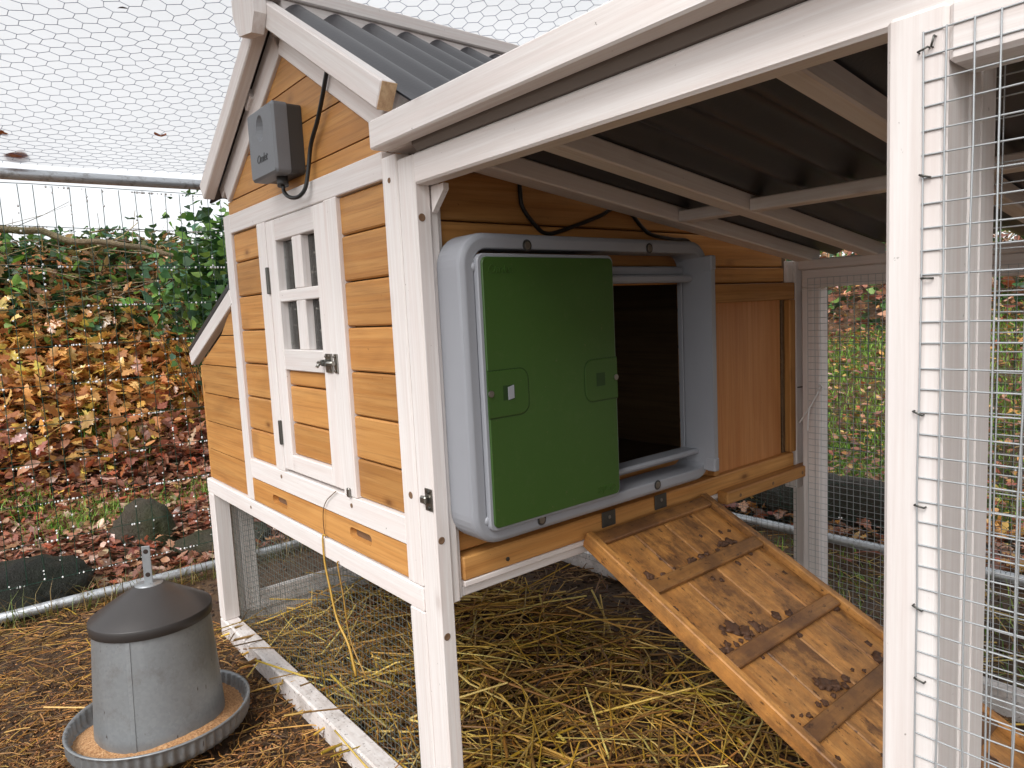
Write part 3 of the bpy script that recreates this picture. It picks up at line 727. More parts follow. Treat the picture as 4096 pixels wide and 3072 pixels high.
# ------------------------------------------------------------------ ramp
rp = empty('ramp', (.02, .41, .37), coop, label='orange hen ramp with cross cleats, smeared with dirt')
RL = .80; ang = math.atan(.495)
def rbox(name, s0, s1, y0, y1, n0, n1, mat='ramp', bev=.0015):
    """s down the ramp from its top edge, n above the deck underside"""
    L = boxmesh(s1 - s0, y1 - y0, n1 - n0, bev)
    Mx = Matrix.Translation((-.006, 0, .3725)) @ Matrix.Rotation(ang, 4, 'Y') @ Matrix.Translation(((s0 + s1) / 2, (y0 + y1) / 2, (n0 + n1) / 2))
    return link(name, L, wood(mat, int(np.argmax((s1 - s0, y1 - y0, n1 - n0)))), rp, Mx)
ys = [.2725, .3445, .4165, .4885, .5430]
for a, b in zip(ys[:-1], ys[1:]): rbox('plank', .0, RL, a + .0006, b - .0006, 0, .007)
rbox('side_rail', .0, RL, .2595, .2722, -.008, .0175); rbox('side_rail', .0, RL, .5433, .556, -.008, .0175)
for s in (.004, .112, .250, .363, .475, .588, .70): rbox('cleat', s, s + .022, .2727, .5428, .0072, .0150)
for y in (.300, .425):
    h = box('hinge', (-.0054, -.0036), (y, y + .030), (.3835, .4075), 'darksteel', rp, .0005)
    screw(rp, (-.0034, y + .015, .398), (1, 0, 0), .0028)

# dried mud on the ramp
def mud():
    tv_, tf_ = [], []
    bm = bmesh.new(); bmesh.ops.create_icosphere(bm, subdivisions=3, radius=1); T = np.array([v.co[:] for v in bm.verts]); TF = np.array([[v.index for v in q.verts] for q in bm.faces]); bm.free()
    Vs, Fs, o = [], [], 0; Mr = np.array(Matrix.Translation((-.006, 0, .3725)) @ Matrix.Rotation(ang, 4, 'Y'))
    spots = [(.222, .333, .011, .004), (.236, .345, .008, .004), (.232, .352, .006, .003), (.342, .372, .011, .004), (.350, .386, .008, .004), (.336, .366, .007, .003), (.27, .53, .006, .004)] + [(s_ - .004 - abs(random.gauss(0, .006)), random.uniform(.28, .535), random.uniform(.002, .007), .003) for s_ in (.112, .25, .363, .475, .588) for _ in range(13)] + [(random.uniform(.03, .75), random.uniform(.28, .535), random.uniform(.0015, .0045), .0018) for _ in range(45)]
    for s_, y_, r_, h_ in spots:
        V = T * (np.array([r_ * random.uniform(.8, 1.6), r_, h_]) * (1 + rng.normal(0, .13, (len(T), 1)) + .35 * np.sin(T[:, :1] * 4.1 + s_ * 90) * np.sin(T[:, 1:2] * 3.7 + y_ * 70))) + [s_, y_, .0075]
        V = np.c_[V, np.ones(len(V))] @ Mr.T; Vs.append(V[:, :3]); Fs.append(TF + o); o += len(T)
    me = npmesh('mud', np.concatenate(Vs), np.concatenate(Fs), np.tile(np.array(srgb(84, 58, 42)[:3]), (o, 1)), smooth=True)
    link('dried_mud', me, MAT['grain'], None, label='crumbs and smears of dark mud stuck on the ramp', cat='mud', kind='stuff')
mud()
# ------------------------------------------------------------------ control box and cable
cb = empty('control_box', (-.36, 0, .938), None, 'charcoal plastic battery control box hung on the gable boards', 'control box')
bx0, bx1, bz0, bz1 = -.4125, -.3090, .9380, 1.0410
def xzr(i, r, y): return [(p[1], y, p[2]) for p in rrect(bx0 + i, bx1 - i, bz0 + i, bz1 - i, r, 0, 5)]
link('rear_shell', loft([xzr(.001, .006, .0055), xzr(.001, .006, -.0165)]), MAT['charcoal_dark'], cb)
link('front_shell', loft([xzr(0, .006, -.0170), xzr(0, .006, -.0365), xzr(.0035, .004, -.0400)]), MAT['charcoal'], cb)
def dish():
    V = []; F = []; n = 24; m_ = 6; cx, cz = -.3615, 1.0110
    prof = [(.0195, -.04005), (.0185, -.0404), (.017, -.0402), (.012, -.0385), (.006, -.0375), (.0005, -.0372)]
    for r, y in prof:
        for k in range(n):
            a = 2 * math.pi * k / n; V.append((cx + r * .92 * math.cos(a), y, cz + r * 1.05 * math.sin(a)))
    for i in range(len(prof) - 1):
        for k in range(n): F.append((i * n + k, i * n + (k + 1) % n, (i + 1) * n + (k + 1) % n, (i + 1) * n + k))
    me = bpy.data.meshes.new('dish'); me.from_pydata(V, [], F)
    for p in me.polygons: p.use_smooth = True
    return me
# dished light sensor: cut the pocket out of the front shell
fsh = [o for o in cb.children if o.name.startswith('front_shell')][0]
bm = bmesh.new(); bmesh.ops.create_uvsphere(bm, u_segments=28, v_segments=16, radius=.03)
me_ = bpy.data.meshes.new('c'); bm.to_mesh(me_); bm.free()
co = bpy.data.objects.new('cutter', me_); COL.objects.link(co); co.location = (-.3615, -.0618, 1.0110); co.scale = (.72, 1, .95)
md = fsh.modifiers.new('b', 'BOOLEAN'); md.object = co; md.operation = 'DIFFERENCE'; md.solver = 'EXACT'
bpy.context.view_layer.update()
nm = bpy.data.meshes.new_from_object(fsh.evaluated_get(bpy.context.evaluated_depsgraph_get())); fsh.modifiers.clear(); fsh.data = nm; bpy.data.objects.remove(co)
for p in fsh.data.polygons:
    c = p.center; p.use_smooth = (abs(c.y + PL[cb.name][1]) < .0399 and abs(c.x) < .04 and .045 < c.z + 0 < .11 and c.y < -.030)
link('light_sensor', lathe([(1e-5, .0016), (.0022, .0012), (.003, 0)], 12), MAT['tie'], cb, aim((-.3570, -.0345, 1.0215), (0, -1, 0)))
link('cable_port', tube([(-.3435, -.018, .9385), (-.3435, -.018, .929), (-.3425, -.018, .9245)], .0085, 14), MAT['charcoal_dark'], cb)
link('lettering', text_mesh('Omlet', .0175, .0004), MAT['black'], cb, Matrix.Translation((-.3605, -.0402, .9665)) @ Matrix.Rotation(math.pi / 2, 4, 'X'))
cab = spline([(-.3427, -.018, .9245), (-.3405, -.0185, .9160), (-.327, -.018, .9065), (-.308, -.0165, .9015), (-.292, -.0135, .9030), (-.2815, -.009, .914), (-.2775, -.004, .9426), (-.268, -.002, .9726), (-.2400, -.003, .9973), (-.2180, -.0045, 1.020), (-.199, -.0055, 1.0437), (-.188, -.005, 1.062)], 8)
link('control_cable', tube(cab, .0030, 8), MAT['black'], None, label='black cable looping up from the control box to the eave', cat='cable')
cab2 = spline([(-.0165, .176, .905), (-.0165, .177, .878), (-.0165, .1805, .856), (-.0165, .2035, .8322), (-.0165, .2216, .8235), (-.0165, .2507, .828), (-.0165, .3291, .8517), (-.0165, .365, .866), (-.0165, .400, .860), (-.0165, .4255, .8408), (-.0165, .4495, .829), (-.0165, .505, .823), (-.0165, .541, .8225), (-.012, .552, .812)], 7)
link('door_cable', tube(cab2, .0030, 8), MAT['black'], None, label='black cable drooping along the boards above the automatic door', cat='cable')

# ------------------------------------------------------------------ feeder
FX, FY = -.5985, -.2120
fd = empty('poultry_feeder', (FX, FY, 0), None, 'galvanised hanging poultry feeder with black lid standing on the soil', 'feeder')
FM = Matrix.Translation((FX, FY, .004)) @ Matrix.Rotation(math.radians(-1.6), 4, Vector((.5, 1, 0)))
link('hopper', lathe([(.0985, .016), (.1045, .022), (.1035, .030), (.0985, .120), (.0925, .215), (.0925, .224), (.0895, .224), (.0985, .03)], 56), MAT['galv'], fd, FM)
seam_a = math.radians(-35)
link('seam', polyprism([(.1020, .028), (.1048, .028), (.0940, .2095), (.0912, .2095)], -.0035, .0035), MAT['galv'], fd, FM @ Matrix.Rotation(seam_a, 4, 'Z'))
link('lid', lathe([(.0955, .2105), (.0972, .2115), (.0972, .2270), (.0968, .2278), (.0952, .2285), (.0945, .2292), (.072, .2440), (.045, .2605), (.024, .2735), (1e-5, .2745)], 56), MAT['lid'], fd, FM)
link('lid_collar', lathe([(.0225, .2735), (.0225, .2748), (.002, .2760), (1e-5, .2760)], 28), MAT['galv'], fd, FM)
strap = boxmesh(.014, .0018, .066, .0006)
link('hanger', strap, MAT['galv'], fd, FM @ Matrix.Translation((0, 0, .3075)) @ Matrix.Rotation(math.radians(62), 4, 'Z'))
for z in (.290, .331):
    for s in (1, -1):
        h_ = lathe([(1e-5, .0002), (.0034, .0002), (.0042, 0)], 12)
        link('hanger_hole', h_, MAT['dark'], fd, FM @ Matrix.Translation((0, 0, z)) @ Matrix.Rotation(math.radians(62), 4, 'Z') @ Matrix.Translation((0, s * .0010, 0)) @ Matrix.Rotation(math.radians(-90 * s), 4, 'X'))
def tray():
    n = 336; prof = [(.092, .010), (.128, .010), (.139, .014), (.1435, .024), (.1435, .038), (.1455, .0440), (.1475, .0455), (.1470, .0475), (.1435, .0475), (.1405, .044), (.1395, .026), (.132, .0155), (.092, .0150)]
    V = []; F = []
    for i, (r, z) in enumerate(prof):
        flut = (0, 0, .0012, .0024, .0024, .0010, 0, 0, 0, .0012, .0020, .0006, 0)[i]
        for k in range(n):
            a = 2 * math.pi * k / n; q = r + flut * math.cos(56 * a); V.append((q * math.cos(a), q * math.sin(a), z))
    m_ = len(prof)
    for i in range(m_ - 1):
        for k in range(n): F.append((i * n + k, i * n + (k + 1) % n, (i + 1) * n + (k + 1) % n, (i + 1) * n + k))
    me = bpy.data.meshes.new('tray'); me.from_pydata(V, [], F)
    for p in me.polygons: p.use_smooth = True
    return me
link('tray', tray(), MAT['galv'], fd, FM)
def feed_mat():
    t = NT('crumbled_feed'); v = t.coords(); n = t.noise(v, 260, 4, .7)
    c = t.ramp(n, [(.35, srgb(150, 104, 66)), (.5, srgb(190, 142, 96)), (.66, srgb(214, 172, 128))])
    return t.done(t.pbsdf(Base_Color=c, Roughness=.8, Normal=t.bump(n, 1.0, .004)))
MAT['feed'] = feed_mat()
fe = lathe([(.100, .034), (.110, .0325), (.122, .029), (.133, .0245), (.1398, .022)], 64)
for v in fe.vertices:
    a = math.atan2(v.co.y, v.co.x); v.co.z += .004 * math.sin(3 * a + 1) - .010 * max(0, math.cos(a - math.radians(205))) ** 2 + random.uniform(-.0008, .0008)
link('feed', fe, MAT['feed'], fd, FM, label='pale crumbled feed in the tray')

# ------------------------------------------------------------------ enclosure: pipes, fences, netting, tarpaulin
def pipe_obj(name, pts, r, parent): return link(name, tube(pts, r, 14), MAT['pipe'], parent)
ef = empty('enclosure_frame', (-1.405, 1.49, 0), None, 'galvanised tube frame around the hen yard', 'tube frame')
pipe_obj('base_pipe', [(-1.425, -1.2, .016), (-1.408, 0, .017), (-1.400, .6, .017), (-1.398, 1.49, .016)], .0135, ef)
pipe_obj('base_pipe', [(-1.398, 1.49, .016), (-.4, 1.492, .018), (.3, 1.494, .018), (1.7, 1.49, .016)], .0135, ef)
pipe_obj('top_pipe', [(-1.408, -1.2, 1.103), (-1.408, -.2, 1.112), (-1.406, .2, 1.118), (-1.40, 1.49, 1.125)], .0140, ef)
pipe_obj('top_pipe', [(-1.40, 1.49, 1.125), (1.7, 1.49, 1.46)], .0140, ef)
pipe_obj('corner_post', [(-1.40, 1.49, 0), (-1.40, 1.49, 1.125)], .0140, ef)
pipe_obj('corner_post', [(1.7, 1.49, 0), (1.7, 1.49, 1.46)], .0140, ef)
def fence(o, a, na, z0, nz_, sx, sz, label, drops):
    V, F = wire_grid(o, a, (0, 0, 1), na, nz_, sx, sz, .0009, .12, .0016, 4)
    f = empty('wire_fence', (o[0], o[1], 0), None, label, 'wire fence', 'green wire fences around the hen yard')
    link('wire_mesh', npmesh('wire_mesh', V, F), MAT['greenwire'], f, kind='stuff')
    a_ = np.array(a, float); P = []
    bm = bmesh.new(); bmesh.ops.create_icosphere(bm, subdivisions=1, radius=1); tv = np.array([v.co[:] for v in bm.verts]); tf = np.array([[v.index for v in q.verts] for q in bm.faces]); bm.free()
    for j in range(nz_):
        k = rng.poisson(drops)
        c0 = rng.uniform(0, (na - 1) * sx, k)
        for c in c0:
            for q in range(rng.integers(1, 4)): P.append(np.array(o) + a_ * min((na - 1) * sx, c + q * rng.uniform(.006, .014)) + [0, 0, j * sz - .0025])
    for _ in range(int(drops * 14)): P.append(np.array(o) + a_ * (rng.integers(0, na) * sx) + [0, 0, rng.uniform(0, (nz_ - 1) * sz)])
    P = np.array(P); R = rng.uniform(.0013, .0031, len(P))
    V = (tv[None] * R[:, None, None] * np.array([1, 1, 1.25]) + P[:, None]).reshape(-1, 3); F = (tf[None] + (np.arange(len(P)) * len(tv))[:, None, None]).reshape(-1, 3)
    link('rain_drops', npmesh('rain_drops', V, F, smooth=True), MAT['drop'], f, kind='stuff')
    return f
fence((-1.412, -1.2, .087), (0, 1, 0), 72, 0, 11, .0376, .1002, 'green coated wire fence beaded with rain beside the feeder', 75)
fr_ = fence((-1.40, 1.498, .085), (1, 0, 0), 82, 0, 14, .0372, .1005, 'green coated wire fence behind the coop facing the grass bank', 8)
V, F = hex_grid((-1.40, 1.486, .02), (0, 0, 1), (1, 0, 0), .40, 3.0, .021, .0005, .001)
link('hex_netting', npmesh('hex_netting', V, F), MAT['greenwire'], fr_, kind='stuff')
RS = .11
def roof_z(P): return RS * (P[:, 0] + 1.40) - .010 * np.sin(P[:, 0] * 5 + 1) ** 2 + .006 * np.sin(P[:, 1] * 3.1)
rf = empty('netting_roof', (-1.40, 1.49, 1.14), None, 'galvanised hexagon wire netting stretched over the hen yard', 'wire netting')
V, F = hex_grid((-1.405, -1.15, 1.142), (1, 0, 0), (0, 1, 0), 2.9, 2.65, .0335, .00050, .0012, 3, roof_z)
link('hex_netting', npmesh('hex_netting', V, F), MAT['hexwire'], rf, kind='stuff')
tx, ty = np.linspace(-1.43, .42, 90), np.linspace(-.52, 1.6, 90); X, Y = np.meshgrid(tx, ty, indexing='ij')
Zt = 1.150 + RS * (X + 1.40) + .006 + .004 * np.sin(X * 9 + 2 * np.sin(Y * 3)) + .003 * np.sin(Y * 13 + X * 4)
Zt -= .10 * np.clip(-1.395 - X, 0, 1)
V = np.stack([X, Y, Zt], -1).reshape(-1, 3); i = (np.arange(89)[:, None] * 90 + np.arange(89)[None]).ravel()
link('tarpaulin', npmesh('tarpaulin', V, np.stack([i, i + 90, i + 91, i + 1], 1), smooth=True), MAT['tarp'], label='white translucent tarpaulin laid over the wire netting', cat='tarpaulin')

# ------------------------------------------------------------------ leaves, grass, straw, grain
def leaf_template(kind):
    if kind == 'oval':
        pts = [(0, -.5), (.22, -.28), (.30, 0), (.20, .30), (0, .55), (-.20, .30), (-.30, 0), (-.22, -.28)]
    elif kind == 'ivy':
        pts = [(0, -.4), (.3, -.42), (.45, -.1), (.28, .15), (0, .6), (-.28, .15), (-.45, -.1), (-.3, -.42)]
    else:
        h_ = [(.10, -.35), (.22, -.30), (.15, -.15), (.33, -.05), (.20, .07), (.31, .22), (.15, .28), (.15, .44)]; pts = [(0, -.58)] + h_ + [(0, .56)] + [(-p, q) for p, q in h_[::-1]]
    V = np.array([(0, 0, 0)] + [(a, b, 0) for a, b in pts], float); n = len(pts)
    F = np.array([(0, 1 + k, 1 + (k + 1) % n) for k in range(n)])
    return V, F
def rotmats(N, tilt, base=None):
    yaw = rng.uniform(0, 2 * np.pi, N); t = np.abs(rng.normal(0, tilt, N)); az = rng.uniform(0, 2 * np.pi, N)
    cz, sz = np.cos(yaw), np.sin(yaw); Rz = np.zeros((N, 3, 3)); Rz[:, 0, 0] = cz; Rz[:, 0, 1] = -sz; Rz[:, 1, 0] = sz; Rz[:, 1, 1] = cz; Rz[:, 2, 2] = 1
    k = np.stack([np.cos(az), np.sin(az), np.zeros(N)], 1); K = np.zeros((N, 3, 3))
    K[:, 0, 1] = -k[:, 2]; K[:, 0, 2] = k[:, 1]; K[:, 1, 0] = k[:, 2]; K[:, 1, 2] = -k[:, 0]; K[:, 2, 0] = -k[:, 1]; K[:, 2, 1] = k[:, 0]
    Rt = np.eye(3)[None] + np.sin(t)[:, None, None] * K + (1 - np.cos(t))[:, None, None] * (K @ K)
    return Rt @ Rz
def leaves(P, size, kind, tilt, cols, curl=.25):
    N = len(P); T, F = leaf_template(kind); V = np.repeat(T[None], N, 0)
    c1 = rng.normal(0, curl, N)[:, None]; c2 = rng.normal(0, curl, N)[:, None]
    V[:, :, 2] = c1 * V[:, :, 0] ** 2 * 1.8 + c2 * V[:, :, 1] ** 2 * 1.2 + np.abs(V[:, :, 0]) * .12
    V[:, :, 2] += rng.normal(0, .03, V.shape[:2])
    V = np.einsum('nij,nvj->nvi', rotmats(N, tilt), V) * size[:, None, None] + P[:, None]
    return V.reshape(-1, 3), (F[None] + (np.arange(N) * len(T))[:, None, None]).reshape(-1, 3), np.repeat(cols, len(T), 0)
def cat(parts):
    Vs, Fs, Cs = [], [], []; o = 0
    for V, F, C in parts: Vs.append(V); Fs.append(F + o); Cs.append(C); o += len(V)
    return np.concatenate(Vs), np.concatenate(Fs), np.concatenate(Cs)
def pal(cols, N, j=.18):
    c = np.array([srgb(*k)[:3] for k in cols]); p = c[rng.integers(0, len(c), N)]
    return np.clip(p * (1 + rng.normal(0, j, (N, 1))) * (1 + rng.normal(0, .06, (N, 3))), .004, .9)
def onground(x, y, lift=0): return np.stack([x, y, height(x, y) + lift], 1)
BROWN = [(178, 124, 98), (150, 96, 76), (196, 146, 116), (180, 104, 76), (138, 98, 80), (212, 176, 154), (158, 106, 88)]
ORANGE = [(226, 174, 104), (210, 152, 84), (230, 190, 116), (192, 136, 80), (228, 194, 96), (180, 122, 78), (214, 158, 104)]
def bank_cols(P):
    h = P[:, 2] + rng.normal(0, .10, len(P)) + .10 * vnoise(P[:, 0], P[:, 1], 2.6, 4); N = len(P)
    c = pal(BROWN, N); o = pal(ORANGE, N); g = pal([(160, 130, 88), (130, 104, 74), (186, 134, 90), (108, 116, 68), (204, 138, 82)], N)
    c[h > .33] = o[h > .33]; c[h > .80] = g[h > .80]; return c
parts = []
N = 24000; x = -1.47 - rng.power(1.2, N) * 1.6; y = rng.uniform(-1.3, 2.0, N); P = onground(x, y, rng.uniform(.004, .035, N))
parts.append(leaves(P, rng.uniform(.022, .044, N), 'oval', .5, bank_cols(P)))
N = 5000; x = -1.47 - rng.uniform(0, 1.5, N); y = rng.uniform(-1.3, 2.0, N); P = onground(x, y, rng.uniform(.008, .04, N))
parts.append(leaves(P, rng.uniform(.028, .055, N), 'lobed', .55, bank_cols(P)))
N = 4600; x = rng.normal(-2.85, .26, N); y = rng.normal(.25, .8, N); P = onground(x, y, rng.uniform(.01, .14, N))
parts.append(leaves(P, rng.uniform(.040, .080, N), 'lobed', .9, bank_cols(P)))
N = 9000; x = rng.uniform(-3.6, -2.3, N); y = rng.uniform(-1.2, 2.0, N); P = onground(x, y, rng.uniform(.01, .08, N))
parts.append(leaves(P, rng.uniform(.03, .065, N), 'oval', .8, bank_cols(P)))
# rear bank
N = 12000; x = rng.uniform(-2.0, 1.3, N); y = 1.56 + rng.power(.85, N) * 3.4
parts.append(leaves(onground(x, y, rng.uniform(.012, .05, N)), rng.uniform(.018, .042, N), 'oval', .5, pal(BROWN + ORANGE[:4], N)))
N = 1500; x = rng.uniform(-1.4, 1.0, N); y = rng.uniform(1.53, 1.95, N)
parts.append(leaves(onground(x, y, rng.uniform(.005, .06, N)), rng.uniform(.03, .06, N), 'lobed', .7, pal(BROWN + ORANGE[:3], N)))
V, F, C = cat(parts)
link('leaf_litter', npmesh('leaf_litter', V, F, C), MAT['leaf'], label='wet brown and orange fallen leaves covering the bank', cat='leaves', kind='stuff')
# ivy and bramble along the hedge top
parts = []
IVY = [(74, 110, 54), (58, 92, 50), (90, 130, 60), (116, 150, 70), (66, 98, 74), (50, 78, 46)]
N = 6500; x = rng.uniform(-3.7, -2.85, N); y = rng.uniform(-1.3, 2.2, N); up_ = rng.power(.6, N) * .11 * (1 + .4 * vnoise(x, y, 3.1))
parts.append(leaves(onground(x, y, .02 + up_), rng.uniform(.025, .055, N), 'ivy', 1.0, pal(IVY, N)))
N = 2600; a = rng.normal(0, 1, (N, 3)); P = np.array([-2.42, .56, .86]) + a * [.17, .12, .16]; P[:, 2] = np.maximum(P[:, 2], height(P[:, 0], P[:, 1]))
parts.append(leaves(P, rng.uniform(.025, .055, N), 'ivy', 1.0, pal(IVY, N)))
N = 150; x = rng.uniform(-3.2, -2.75, N); y = rng.uniform(-.9, 1.2, N)
parts.append(leaves(onground(x, y, rng.uniform(.05, .2, N)), rng.uniform(.04, .07, N), 'oval', .7, pal([(120, 160, 60), (140, 178, 84), (98, 140, 60)], N)))
N = 5200; x = rng.uniform(-2.6, 1.3, N); y = rng.uniform(3.6, 5.3, N)
parts.append(leaves(onground(x, y, rng.power(.8, N) * .3), rng.uniform(.03, .07, N), 'ivy', 1.0, pal(IVY + BROWN, N)))
V, F, C = cat(parts)
link('ivy', npmesh('ivy', V, F, C), MAT['leafdry'], label='dark ivy and bramble leaves along the top of the bank', cat='ivy', kind='stuff')
# grass
def blades(P, L, wd, cols, lean=.5):
    N = len(P); az = rng.uniform(0, 2 * np.pi, N); ln = np.abs(rng.normal(0, lean, N)); d = np.stack([np.cos(az) * np.sin(ln), np.sin(az) * np.sin(ln), np.cos(ln)], 1)
    s = np.stack([-np.sin(az), np.cos(az), np.zeros(N)], 1) * wd[:, None]
    mid = P + d * (L * .55)[:, None]; tip = P + d * L[:, None] + np.stack([np.cos(az), np.sin(az), -.6 * np.ones(N)], 1) * (L * .25)[:, None]
    V = np.stack([P - s, P + s, mid + s * .7, mid - s * .7, tip], 1).reshape(-1, 3); b = (np.arange(N) * 5)[:, None]
    F = np.concatenate([b + [0, 1, 2], b + [0, 2, 3], b + [3, 2, 4]], 0)
    return V, F, np.repeat(cols, 5, 0)
GRN = [(112, 158, 54), (132, 178, 68), (92, 136, 48), (156, 190, 92), (140, 166, 70)]
parts = []
N = 110000; x = rng.uniform(-2.0, 1.2, N); y = 1.9 + rng.uniform(0, 3.2, N); keep = (vnoise(x, y, 2.2, 3) + rng.normal(0, .35, N) + .5 * smooth((y - 2.2) / .6) - 1.1 * smooth((y - 3.4) / .6)) > .05; x, y = x[keep], y[keep]; N = len(x)
parts.append(blades(onground(x, y), rng.uniform(.02, .05, N), rng.uniform(.0012, .0024, N), pal(GRN, N), .7))
N = 6000; c = rng.integers(0, 26, N); cx = rng.uniform(-2.6, -1.55, 26); cy = rng.uniform(-.7, 1.1, 26)
x = cx[c] + rng.normal(0, .05, N); y = cy[c] + rng.normal(0, .06, N)
parts.append(blades(onground(x, y), rng.uniform(.04, .09, N), rng.uniform(.001, .002, N), pal(GRN, N), .5))
N = 900; x = rng.uniform(-1.42, -1.36, N); y = rng.uniform(-1.0, .7, N)
parts.append(blades(onground(x, y), rng.uniform(.03, .12, N), rng.uniform(.0008, .0016, N), pal([(150, 130, 76), (120, 96, 50), (110, 120, 60)], N), .7))
N = 1200; x = rng.uniform(-.4, .8, N); y = rng.uniform(1.0, 1.47, N)
parts.append(blades(onground(x, y), rng.uniform(.015, .05, N), rng.uniform(.0008, .0016, N), pal(GRN + [(120, 100, 60)], N), .7))
V, F, C = cat(parts)
link('grass', npmesh('grass', V, F, C), MAT['grass'], label='short bright green grass growing through the leaves', cat='grass', kind='stuff')
# straw
def straws(x, y, z, L, R, cols, tilt=.12):
    N = len(x); az = rng.uniform(0, np.pi, N); t = rng.normal(0, tilt, N)
    d = np.stack([np.cos(az) * np.cos(t), np.sin(az) * np.cos(t), np.sin(t)], 1); c = np.stack([x, y, z + np.abs(np.sin(t)) * L * .35], 1)
    bend = rng.normal(0, .05, (N, 3)) * L[:, None]; bend[:, 2] = np.abs(bend[:, 2]) * .5
    a, b = c - d * L[:, None] / 2, c + d * L[:, None] / 2; m_ = c + bend
    a[:, 2] = np.maximum(a[:, 2], height(a[:, 0], a[:, 1]) + .001); b[:, 2] = np.maximum(b[:, 2], height(b[:, 0], b[:, 1]) + .001)
    V1, F1 = prisms(a, m_, R, 4); V2, F2 = prisms(m_, b, R * .85, 4)
    return np.concatenate([V1, V2]), np.concatenate([F1, F2 + len(V1)]), np.concatenate([np.repeat(cols, 8, 0)] * 2)
STRAW = [(206, 168, 82), (184, 144, 62), (158, 118, 54), (128, 92, 48), (214, 184, 108), (110, 80, 46), (144, 104, 52), (178, 142, 48)]
parts = []
N = 4800; x = rng.uniform(-.93, 1.15, N); y = rng.uniform(.03, .80, N); k = (x > 0) | (y < .66); x, y = x[k], y[k]; N = len(x)
parts.append(straws(x, y, height(x, y) + .004 + rng.uniform(0, .030, N), rng.uniform(.03, .25, N), np.minimum(.003, rng.gamma(6, .00026, N)), pal(STRAW, N, .22), .16))
N = 3800; x = rng.uniform(-.93, 1.15, N); y = rng.uniform(.03, .86, N)
parts.append(straws(x, y, height(x, y) + .003 + rng.uniform(0, .02, N), rng.uniform(.015, .07, N), rng.uniform(.0008, .002, N), pal([(120, 84, 52), (94, 64, 42), (146, 108, 66), (172, 136, 80)], N), .2))
V, F, C = cat(parts)
link('straw_bedding', npmesh('straw_bedding', V, F, C), MAT['straw'], label='loose yellow straw bedding strewn under the coop and run', cat='straw', kind='stuff')
parts = []
N = 7000; x = rng.uniform(-1.40, -.1, N); y = rng.uniform(-.75, .0, N)
parts.append(straws(x, y, height(x, y) + .003 + rng.uniform(0, .01, N), rng.uniform(.008, .045, N), rng.uniform(.0005, .0014, N), pal([(150, 110, 62), (116, 82, 48), (180, 138, 76), (92, 66, 42), (170, 120, 60)], N), .12))
N = 110; x = rng.uniform(-1.40, -.15, N); y = rng.uniform(-.75, .0, N)
parts.append(straws(x, y, height(x, y) + .006, rng.uniform(.08, .26, N), rng.uniform(.0010, .0018, N), pal(STRAW, N), .06))
N = 1100; x = rng.uniform(-.9, 1.1, N); y = rng.uniform(.92, 1.48, N)
parts.append(straws(x, y, height(x, y) + .004, rng.uniform(.02, .15, N), rng.uniform(.0006, .0015, N), pal(STRAW[2:6] + [(90, 66, 44)], N), .15))
V, F, C = cat(parts)
link('straw_scatter', npmesh('straw_scatter', V, F, C), MAT['straw'], label='broken straw bits trodden into the soil round the feeder', cat='straw', kind='stuff')
# spilt grain
N = 6500; rr_ = .15 + np.abs(rng.normal(0, .16, N)); an = rng.uniform(0, 2 * np.pi, N); x = FX + rr_ * np.cos(an); y = FY + rr_ * np.sin(an); k = (y < -.01) & (x > -1.38); x, y = x[k], y[k]; N = len(x)
az = rng.uniform(0, np.pi, N); L = rng.uniform(.0025, .0045, N); d = np.stack([np.cos(az), np.sin(az), rng.normal(0, .3, N)], 1); c = onground(x, y, .0018)
V, F = prisms(c - d * L[:, None] * .6, c + d * L[:, None] * .6, rng.uniform(.0011, .0017, N), 5)
link('spilt_grain', npmesh('spilt_grain', V, F, np.repeat(pal([(176, 128, 80), (200, 152, 100), (150, 104, 64), (128, 88, 56)], N), 10, 0)), MAT['grain'], label='spilt feed grains scattered on the soil round the feeder', cat='grain', kind='stuff')
# soil crumbs
N = 12000; x = rng.uniform(-1.38, .7, N); y = rng.uniform(-.9, 1.45, N); bm = bmesh.new(); bmesh.ops.create_icosphere(bm, subdivisions=1, radius=1); tv = np.array([v.co[:] for v in bm.verts]); tf = np.array([[v.index for v in q.verts] for q in bm.faces]); bm.free()
R = rng.uniform(.002, .009, N) * rng.uniform(.5, 1, N); V = tv[None] * R[:, None, None] * rng.uniform(.6, 1.3, (N, len(tv), 1)) * [1, 1, .7] + onground(x, y, 0)[:, None]
link('soil_crumbs', npmesh('soil_crumbs', V.reshape(-1, 3), (tf[None] + (np.arange(N) * len(tv))[:, None, None]).reshape(-1, 3), np.repeat(pal([(64, 46, 34), (86, 62, 44), (50, 36, 28), (104, 80, 58)], N), len(tv), 0)), MAT['grain'], label='crumbs of dark soil and litter on the ground', cat='soil', kind='stuff')
